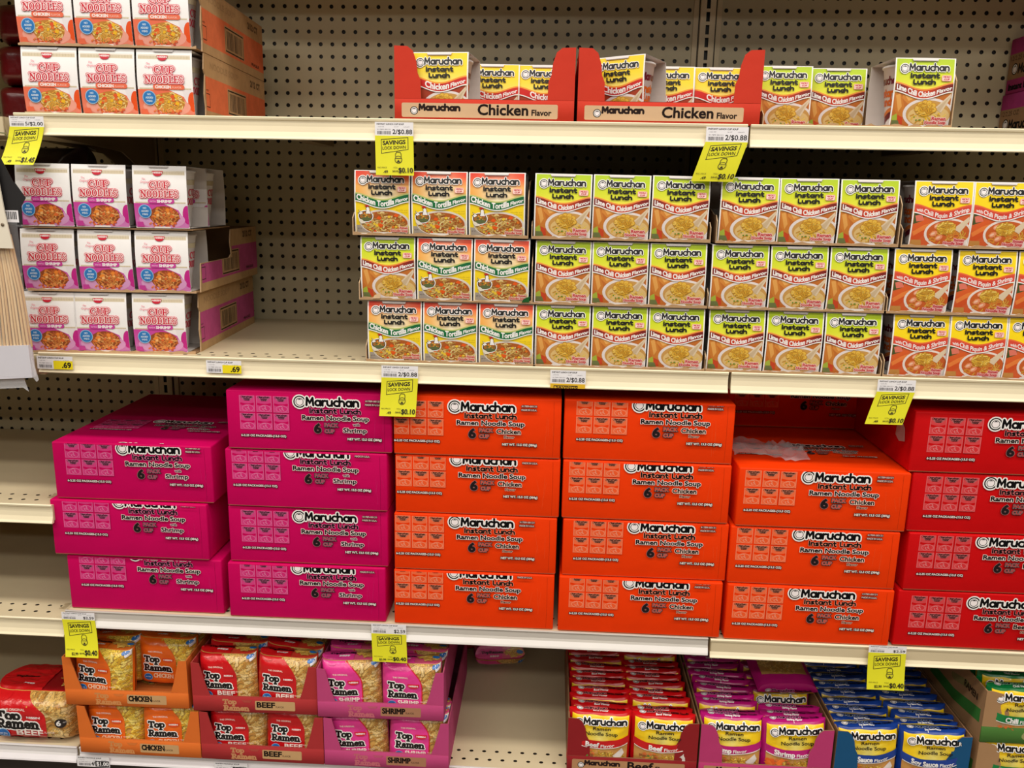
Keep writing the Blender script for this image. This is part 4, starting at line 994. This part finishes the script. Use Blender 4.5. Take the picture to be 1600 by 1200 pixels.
# ---------------------------------------------------------------- noodle wrappers in trays
def pillow(W, H, T, art, top, col, seed, tcol=None, sharp=5, crink=.07, maxl=.16, lift=.03, toplift=.03, back=False):
    """sealed pillow wrapper: rounded block in the middle, flat crimped fins at both ends"""
    mb = MB(M_FILM); tcol = tcol or col
    def g(s): return max(0.0, 1-abs(s)**sharp)**.6
    def nz(u, v, q=0): return noise.noise(Vector((u*1.25+seed*7.1, v*1.15+q, seed*1.7)))+.22*noise.noise(Vector((u*3.1+seed, v*2.9+q, 5.0)))
    def fn(u, v, h):
        s = max(-1, min(1, u/W*2-1)); gg = g(s); th = T/2*gg+.025; t = v/H; zt = H*(1-.05*gg)
        if t <= 1:
            r = 1-max(0, abs(2*t-1))**7*.55; y = -th*r; z = zt*t
            return (u-W/2, y-h-crink*nz(u, v)*(.35+gg*.65), z)
        q = min(1, (v-H)/T); y = -th*.45+(th*1.45)*q; z = zt+.10*gg*math.sin(math.pi*q)+.0
        return (u-W/2, y, z+h+crink*.8*nz(u, v*1.6, 4)*(.3+gg))
    nu, nv = 22, 14
    mb.grid([[fn(W*i/nu, H*j/nv, 0) for j in range(nv+1)] for i in range(nu+1)], col)
    mb.grid([[fn(W*i/nu, H+T*j/5, 0) for j in range(6)] for i in range(nu+1)], tcol)
    def bk(u, v): p = fn(u, v, 0); return (p[0], -p[1], p[2])
    mb.grid([[bk(W*i/nu, H*j/nv) for j in range(nv+1)] for i in range(nu+1)], col)
    if art: bake(mb, art, lambda u, v, h: fn(u, v, h*3.2), clip=(.02, .02, W-.02, H), maxlen=maxl, lift=lift, smooth=False)
    if top: bake(mb, top, lambda u, v, h: fn(u, H+v, h*2.5), clip=(.02, 0, W-.02, T), maxlen=maxl, lift=toplift)
    if back:
        ba = Art(W, H); ba.rect(.12, .25, .88, .85, (196, 150, 84), 6, 5); ba.noodles(.5, .55, W*.36, H*.28, 120, [(222, 176, 90), (206, 156, 70), (236, 196, 116)], .13, 71, .5, .8)
        bake(mb, ba, lambda u, v, h: (lambda p: (p[0], -p[1], p[2]))(fn(u, v, h*2.5)), maxlen=.2, lift=.03)
    return mb.mesh('wrapper')
def flip_top(a):
    # the folded strip is read from the front: its first line lies furthest back
    return a
RM = {k: [pillow(RW, RH, RT, ramen_art(k), flip_top(ramen_top(k)), ramen_col(k), sd+i*3) for i in range(2)] for sd, k in enumerate(('beef', 'shrimp', 'soy', 'chili'))}
def ordn(k): return ['front', 'second from the front', 'third from the front', 'fourth from the front', 'fifth from the front', 'sixth from the front', 'seventh from the front', 'eighth from the front', 'ninth from the front', 'tenth from the front', 'eleventh from the front'][k]
def wrapper(me, x, y, z, label, group, rz=0, rx=0, ry=0, cat='noodle packet'):
    o = bpy.data.objects.new('noodle_packet', me); COL.objects.link(o); place(o, x, y, z, rz, rx, ry); return tag(o, label, cat, group)
MPOST = [(0, 1.3), (1.72, 1.3), (1.66, 2.6), (1.4, 3.1), (1.3, 3.7), (1.05, 4.25), (.75, 4.5), (0, 4.55)]
files = [('beef', 'red beef noodle packet', 38.05, (146, 36, 40), (140, 104, 74), [40.5, 45.15], 10, 'maroon tray', 'Beef'),
         ('shrimp', 'pink and yellow shrimp noodle packet', 47.95, (190, 62, 116), (150, 112, 80), [50.4, 55.05], 9, 'pink tray', 'Shrimp'),
         ('soy', 'blue soy sauce noodle packet', 57.95, (30, 84, 128), (150, 112, 80), [60.4, 65.15], 10, 'blue tray', 'Soy Sauce')]
for kd, look, x0, c, inn, xs, n, nm, ttl in files:
    post_tray(None, {'beef': 'maroon open tray of red packets on the bottom deck', 'shrimp': 'pink open tray of yellow packets between the maroon and blue trays', 'soy': 'blue open tray of packets on the bottom deck'}[kd],
              x0, -18.9, ZBOT, 9.75, 4.5, 15.5, carton_band(9.75, ttl, c, (186, 140, 100)), c, post=MPOST, inner=inn, group='trays of noodle packets', sidec=inn)
    for ci, xx in enumerate(xs):
        for k in range(n):
            if kd == 'shrimp' and ci == 1 and k == 3: continue
            lean = RJ.uniform(-3, 2)-(4 if k == 0 and kd == 'shrimp' else 0)
            wrapper(RM[kd][(k+ci) % 2], xx+RJ.uniform(-.12, .12), -18.1+1.14*k+RJ.uniform(-.06, .06), ZBOT+.12+RJ.uniform(0, .22)+(.25 if k == 0 else 0), '%s, %s, %s file of the %s' % (look, ordn(k), POSN[ci*2], nm),
                    '%s packets' % kd, RJ.uniform(-3, 3), lean, RJ.uniform(-1.6, 1.6))
SBK = pillow(RW, RH, RT, ramen_art('shrimp'), ramen_top('shrimp'), ramen_col('shrimp'), 33, back=True)
wrapper(SBK, 55.1, -10.6, ZBOT+5.75, 'shrimp noodle packet lying flat, noodles up, across the right file of the pink tray', 'shrimp packets', 3, 99, 0)

# stacked trays of the serif-lettered packets
TW, TH, TT = 4.5, 4.0, 1.7
TM = {k: [pillow(TW, TH, TT, top_art(k, TW, TH), top_strip(k, TW, TT), TRC[k], 20+i+9*j, tcol=mixc(TRC[k], (214, 164, 84), .3), sharp=7, crink=.06) for i in range(2)] for j, k in enumerate(('chicken', 'beef', 'shrimp'))}
TPOST = [(0, 1.25), (1.35, 1.25), (1.05, 2.2), (.62, 3.95), (0, 4.0)]
def top_tray(kd, x, y, z, lb, rz=0):
    c = {'chicken': (226, 116, 48), 'beef': (176, 54, 56), 'shrimp': (194, 74, 126)}[kd]
    return post_tray(None, lb, x, y-.65, z, 9.5, 4.0, 13.5, tray_band(kd, 9.5), c, lip=1.32, post=TPOST, inner=mixc(c, (120, 90, 60), .3), group='stacked trays of window packets', rz=rz)
gt = 'window packets in stacked trays'
for kd, xl, xu, nm in (('chicken', .5, -.25, 'orange'), ('beef', 10.05, 9.65, 'dark red'), ('shrimp', 19.6, 19.2, 'pink')):
    for lv, (xx, z, w_) in enumerate(((xl, ZBOT, 'lower'), (xu, ZBOT+4.1, 'upper'))):
        top_tray(kd, xx, -18.95, z, '%s open tray of window packets, %s of two stacked on the bottom deck' % (nm, w_), rz=1.0 if lv else 0)
        n = 2 if lv == 0 else 5
        for ci in (0, 1):
            for k in range(n):
                if kd == 'chicken' and lv == 1 and ci == 1 and k == 0: continue
                lean = RJ.uniform(-7, -2) if k == 0 else RJ.uniform(-4, 2)
                ry = RJ.uniform(-4, 4)
                zb = z+.15+(0 if lv == 0 else .25+.12*min(k, 3))
                wrapper(TM[kd][(ci+k) % 2], xx+2.62+4.3*ci+RJ.uniform(-.1, .1), -18.25+1.75*k+RJ.uniform(-.1, .1), zb, '%s window packet, %s %s of the %s %s tray' % ({'chicken': 'orange', 'beef': 'red', 'shrimp': 'pink'}[kd], ordn(k), POSN[ci*2], w_, nm),
                        gt, RJ.uniform(-4, 4), lean, ry)
# big six-packet bundle at the left edge and a stray packet on the empty deck
BW, BH, BT = 7.0, 3.95, 4.7
bigm = pillow(BW, BH, BT, top_art('beef', BW, BH, True), top_strip('beef', BW, BT), (196, 20, 26), 77, tcol=(150, 14, 24), sharp=9, crink=.08, maxl=.22, lift=.04)
o = wrapper(bigm, -3.85, -16.4, ZBOT+.08, 'big red six-packet beef bundle at the left edge of the bottom deck', None, 0, 0, 0, 'noodle bundle')

wrapper(TM['shrimp'][0], 31.6, -2.6, ZBOT+.95, 'stray dark pink packet lying at the back of the empty deck', 'stray packets', 8, 72)
wrapper(TM['beef'][1], 28.6, -1.6, ZBOT+.1, 'stray packet standing in the shade at the back, beside the pink trays', 'stray packets', 20, -6)

# green packets in two stacked tan trays at the right edge
GP = [(0, 1.3), (1.75, 1.3), (1.8, 2.4), (1.6, 3.0), (1.55, 3.5), (1.2, 3.95), (.4, 4.15), (0, 4.15)]
tanw = (172, 134, 96); gs = Art(15.5, 4.2); dk = (52, 40, 28)
gs.strip(lambda x: .62-.25*max(0, x-.72)*3, lambda x: .84-.2*max(0, x-.72)*3, (60, 128, 56), 10, .45, .97)
for b in range(5): gs.ell(.7+.03*b, .4-.03*b, .5, .3, mixc(tanw, (60, 128, 56), .3), 10)
gs.stroke([(.18, .25), (.42, .25), (.42, .72), (.18, .72)], .08, dk, closed=True)
for q in range(8): gs.rect(.2+.026*q, .3, .212+.026*q, .66, mixc(tanw, dk, .6))
gs.text('RAMEN', .8, .35, .5, dk, width=2, bold=.1)
gb = Art(9.7, 1.3); gb.text('CHILI', .3, .7, .6, mixc((70, 110, 50), (214, 190, 140), .6), width=2.3, bold=.15, shear=.2)
for lv, (xx, z, nm) in enumerate(((68.2, ZBOT, 'lower'), (68.2, ZBOT+4.2, 'upper'))):
    post_tray(None, 'tan tray with a green front, %s of two at the right edge' % nm, xx, -18.9, z, 9.7, 4.15, 15.5, gb, (74, 118, 54), lip=1.3, post=GP, inner=tanw, postcol=tanw, sidec=tanw, group='tan and green trays', sideart=gs)
    for k in range(6 if lv else 2): wrapper(RM['chili'][k % 2], xx+2.7+RJ.uniform(-.1, .1), -18.1+1.3*k, z+.12+(.25 if lv and k else 0), 'green and yellow chili noodle packet, %s in the %s tan tray' % (ordn(k), nm), 'chili packets', RJ.uniform(-3, 3), RJ.uniform(-3, 3))

# ---------------------------------------------------------------- other goods at the edges
for k, (x, y, z) in enumerate(((72.55, -15.3, ZTOP), (72.7, -15.3, ZTOP+4.35))):
    t = empty('cardboard_case', 'pink and brown case at the right end of the top shelf, %s of two' % ('lower', 'upper')[k], 'case', 'shaded cases at the right'); place(t, x, y, z)
    mb = MB(M_CARD); mb.box(0, 0, 0, 11, 15, 4.3, (190, 60, 140), .06, 1); a = Art(15, 4.3); a.rect(0, .28, 1, .74, (160, 124, 90)); ring_logo(a, .07, .56, .45, white=False); word_m(a, .105, .66, .8, 4, out=0); a.text('12/2.25 OZ', .02, .4, .35, (70, 50, 40), width=2.6); a.text('Instant Lunch', .03, .93, .45, K, width=4, bold=.15)
    bake(mb, a, lambda u, v, h: (-h-.004, 15-u, v), clip=(.05, .05, 14.9, 4.25)); mb.build('case_body', parent=t)
redm = pillow(6.5, 2.9, 4.5, None, None, (96, 8, 14), 91, tcol=(110, 10, 16), sharp=7, crink=.12)
for k in range(3):
    o = bpy.data.objects.new('snack_bag', redm); COL.objects.link(o); place(o, -3.0+.2*k, -9.5, -10.85+2.92*k, 3-3*k); tag(o, 'dark red shiny bag left of the white cup cartons, %s of the pile' % ('bottom', 'middle', 'top')[k], 'bag', 'dark red bags at the left')

darkm = pillow(6.2, 4.9, 5.0, None, None, (34, 10, 12), 95, tcol=(40, 12, 14), sharp=7, crink=.12)  # near-black bags, added so that the left gap reads dark
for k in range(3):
    o = bpy.data.objects.new('snack_bag', darkm); COL.objects.link(o); place(o, -3.5, -9.5, -27.1+4.98*k, 2-2*k); tag(o, 'added black bag filling the dark gap behind the hanging skewers, %s of the pile' % ('bottom', 'middle', 'top')[k], 'bag', 'added black bags at the left')

# clip strip with a bag of bamboo skewers hanging in front at the left edge
SKY = -22
t = empty('clip_strip', 'off white plastic clip strip hanging at the left edge of the shelves', 'clip strip'); place(t, .1, SKY-.25, -19.3)
mb = MB(M_PLAST); mb.prism([(-1.6, 0), (1.05, 0), (.75, 2.2), (.55, 4.6), (.3, 6.4), (-1.6, 6.4)], -.05, .05, 'y', (234, 226, 208)); mb.build('strip', parent=t)
mb = MB(M_METAL); mb.tube([(-.4, 0, 6.0), (-.4, 0, 6.9), (-.4, .6, 7.3), (-.4, 2.6, 7.3), (-.4, 2.95, 7.0)], .05, (150, 148, 144), 6); mb.build('hook', parent=t)
for xx, zz in ((.35, 3.1), (.55, 1.5)):
    mb = MB(M_PLAST); mb.lathe([(0, 0), (.11, 0), (.11, .03), (0, .03)], (120, 104, 84), 12); o = mb.build('rivet', parent=t); o.location = (xx*I, -.06*I, zz*I); o.rotation_euler = (math.radians(90), 0, 0)
t = empty('skewer_pack', 'bag of pale bamboo skewers under a black card hanging at the left edge', 'skewer pack'); place(t, 0, SKY, -28)
mb = MB(M_WOOD); R = random.Random(4)
sk = []
for k in range(26):
    x = -1.9+2.95*((k % 13)/12)+(.1 if k > 12 else 0)+R.uniform(-.04, .04); y = .14+(.19 if k >= 13 else 0); c = mixc((236, 204, 154), (214, 172, 116), R.random())
    m_ = MB(M_WOOD); m_.tube([(x*.55+.0, y, 9.3+R.uniform(-.4, .3)), (x*.8+.15, y, 6), (x*.95+.2, y, 2.2)], .082, c, 6); m_.build('skewer', parent=t)
mb = MB(M_PAPER); mb.prism([(-.4, 10.2), (1.75, 10.2), (1.8, 11.2), (1.55, 12.6), (.7, 14.5), (.2, 15), (-.4, 15)], .02, .06, 'y', (24, 22, 24)); mb.build('header_card', parent=t)
tri = MB(M_PAPER); tri.prism([(1.7, 11.2), (2.15, 11.9), (1.5, 12.9)], .0, .03, 'y', (24, 22, 24)); tri.build('card_tab', parent=t)
a = Art(1.2, .75); a.rect(0, 0, 1, 1, (238, 236, 240)); R = random.Random(3); x = .08
while x < .9: wd = R.choice((.02, .035, .05)); a.rect(x, .1, x+wd, .75, (20, 20, 22)); x += wd+R.choice((.025, .04))
mb = MB(M_PAPER); bake(mb, a, lambda u, v, h: (u+.35, .012-h, v+10.35)); mb.build('barcode_label', parent=t)
mb = MB(M_BAG); mb.grid([[(-2.2+3.75*i/8+.22*(j > 6)*(-1)*(i/8)*.4, -.06+.1*noise.noise(Vector((i, j*.6, 2))), .2+10.3*j/12) for j in range(13)] for i in range(9)], (230, 230, 236)); mb.build('clear_bag', parent=t)
mb = MB(M_PLAST); mb.prism([(-2.2, -.1), (1.35, .15), (1.3, 2.35), (-2.2, 2.15)], -.02, .42, 'y', (214, 212, 222)); mb.build('bag_foot', parent=t)
mb = MB(M_CLEAR); mb.prism([(1.2, .3), (1.55, -.15), (1.7, .0), (1.35, 1.6)], .1, .14, 'y', (220, 214, 206)); mb.prism([(-2, -.1), (.6, .1), (.85, -.85), (.5, -.6), (-2, -.8)], .2, .24, 'y', (220, 214, 206)); mb.build('bag_seam', parent=t)

# ---------------------------------------------------------------- price tags in the shelf edges
def tag_obj(x0, x1, ztop, zl, price, save=None, reg='.49', zb=None, skew=0, label='', boxed=False, half=False, y=-19.33, dip=0, cut=None):
    t = empty('price_tag', label, 'price tag', 'price tags on the shelf edges'); place(t, x0, y, ztop)
    W, h = x1-x0, ztop-zl; mb = MB(M_PAPER); a = price_art(price, boxed, half)
    f = lambda u, v, hh: (u*W/2.55, -hh+.1*(v-.5)*0, (v-1.0)*h)
    mb.box(0, 0, -h, W, .02, 0, (240, 238, 242)); bake(mb, a, f, lift=.002); mb.build('price_label', parent=t)
    if save:
        L = zl-zb; mb = MB(M_PAPER); b = savings_art(save, reg)
        def g(u, v, hh):
            q = 1-v/2.5; return (u*W/2.55+skew*q-.06*q*(1-u/1.27)*0, -hh-.012-dip*q*q, -h-L*q)
        for k in range(6):
            v0, v1 = 2.5*k/6, 2.5*(k+1)/6; mb.face([g(0, v0, -.01), g(2.55, v0, -.01), g(2.55, v1, -.01), g(0, v1, -.01)], (226, 222, 40))
        bake(mb, b, lambda u, v, h: g(u, v, h*2.5), maxlen=.3, lift=.004); mb.build('savings_flap', parent=t)
    if cut:
        mb = MB(M_PAPER); mb.box(.02, -.01, -h-.32, W-.02, .01, -h, (232, 186, 34)); a = Art(2.4, .3); a.stroke([(.12, 1), (.12, .45), (.82, .4), (.82, 1)], .05, (60, 40, 14), cap=0); a.text('SAVINGS', .18, 1.05, .16, (60, 40, 14), width=1.5, bold=.1)
        bake(mb, a, lambda u, v, hh: (u*W/2.55, -.014-hh, -h-.32+v), clip=(0, 0, 2.4, .3)); mb.build('savings_flap', parent=t)
    return t
tag_obj(-.12, 2.2, -10.88, -11.55, '5/$2.00', '$1.45', '.49', -14.0, -.55, 'yellow savings tag at the left end of the top shelf, saving $1.45', dip=.7)
tag_obj(24.13, 26.62, -10.88, -11.72, '2/$0.88', '$0.10', '.49', -14.2, .05, 'yellow savings tag on the top shelf under the left red tray', dip=.1)
tag_obj(45.28, 47.93, -10.84, -11.76, '2/$0.88', '$0.10', '.49', -14.2, -.75, 'yellow savings tag hanging askew under the right red tray', dip=-.1)
tag_obj(24.34, 26.86, -26.84, -27.68, '2/$0.88', '$0.10', '.49', -30.35, -.15, 'yellow savings tag on the middle shelf under the tortilla stack', dip=.25)
tag_obj(35.9, 38.3, -26.82, -27.74, '2/$0.88', label='white price tag with a short orange strip, middle shelf under lime packs', cut=True)
tag_obj(57.72, 60.2, -26.8, -27.62, '2/$0.88', '$0.10', '.49', -29.85, -.6, 'yellow savings tag hanging askew on the middle shelf before the red cases', dip=.1)
tag_obj(.06, 2.62, -26.88, -27.8, '.69', label='half yellow price tag under the white and purple cartons, left of two', half=True)
tag_obj(12.11, 14.58, -26.84, -27.72, '.69', label='half yellow price tag under the empty gap of the middle shelf', half=True)
tag_obj(-.07, 2.45, -46.36, -46.95, '$2.59', '$0.40', '$2.99', -49.75, .3, 'yellow savings tag under the left magenta column, saving $0.40', dip=.5)
tag_obj(23.32, 25.9, -46.2, -46.98, '$2.59', '$0.40', '$2.99', -49.2, .08, 'yellow savings tag under the gap between magenta and orange columns', dip=.1)
tag_obj(59.26, 61.9, -46.2, -46.75, '$2.59', '$0.40', '$2.99', -49.55, .1, 'yellow savings tag hanging before the blue tray', dip=.2)
tag_obj(-.0, 2.6, -58.5, -59.4, '$1.00', label='white price tag with a black box under the orange trays', boxed=True, y=-19.42)
tag_obj(10.9, 13.5, -58.4, -59.3, '$1.00', label='white price tag with a black box under the dark red trays', boxed=True, y=-19.42)
tag_obj(23.0, 25.6, -58.2, -59.1, '$1.00', label='white price tag at the bottom edge under the pink trays', y=-19.42)
tag_obj(29.9, 33.0, -58.2, -59.1, '$1.00', label='white price tag at the bottom edge under the empty deck', y=-19.42)
bpy.context.view_layer.update()
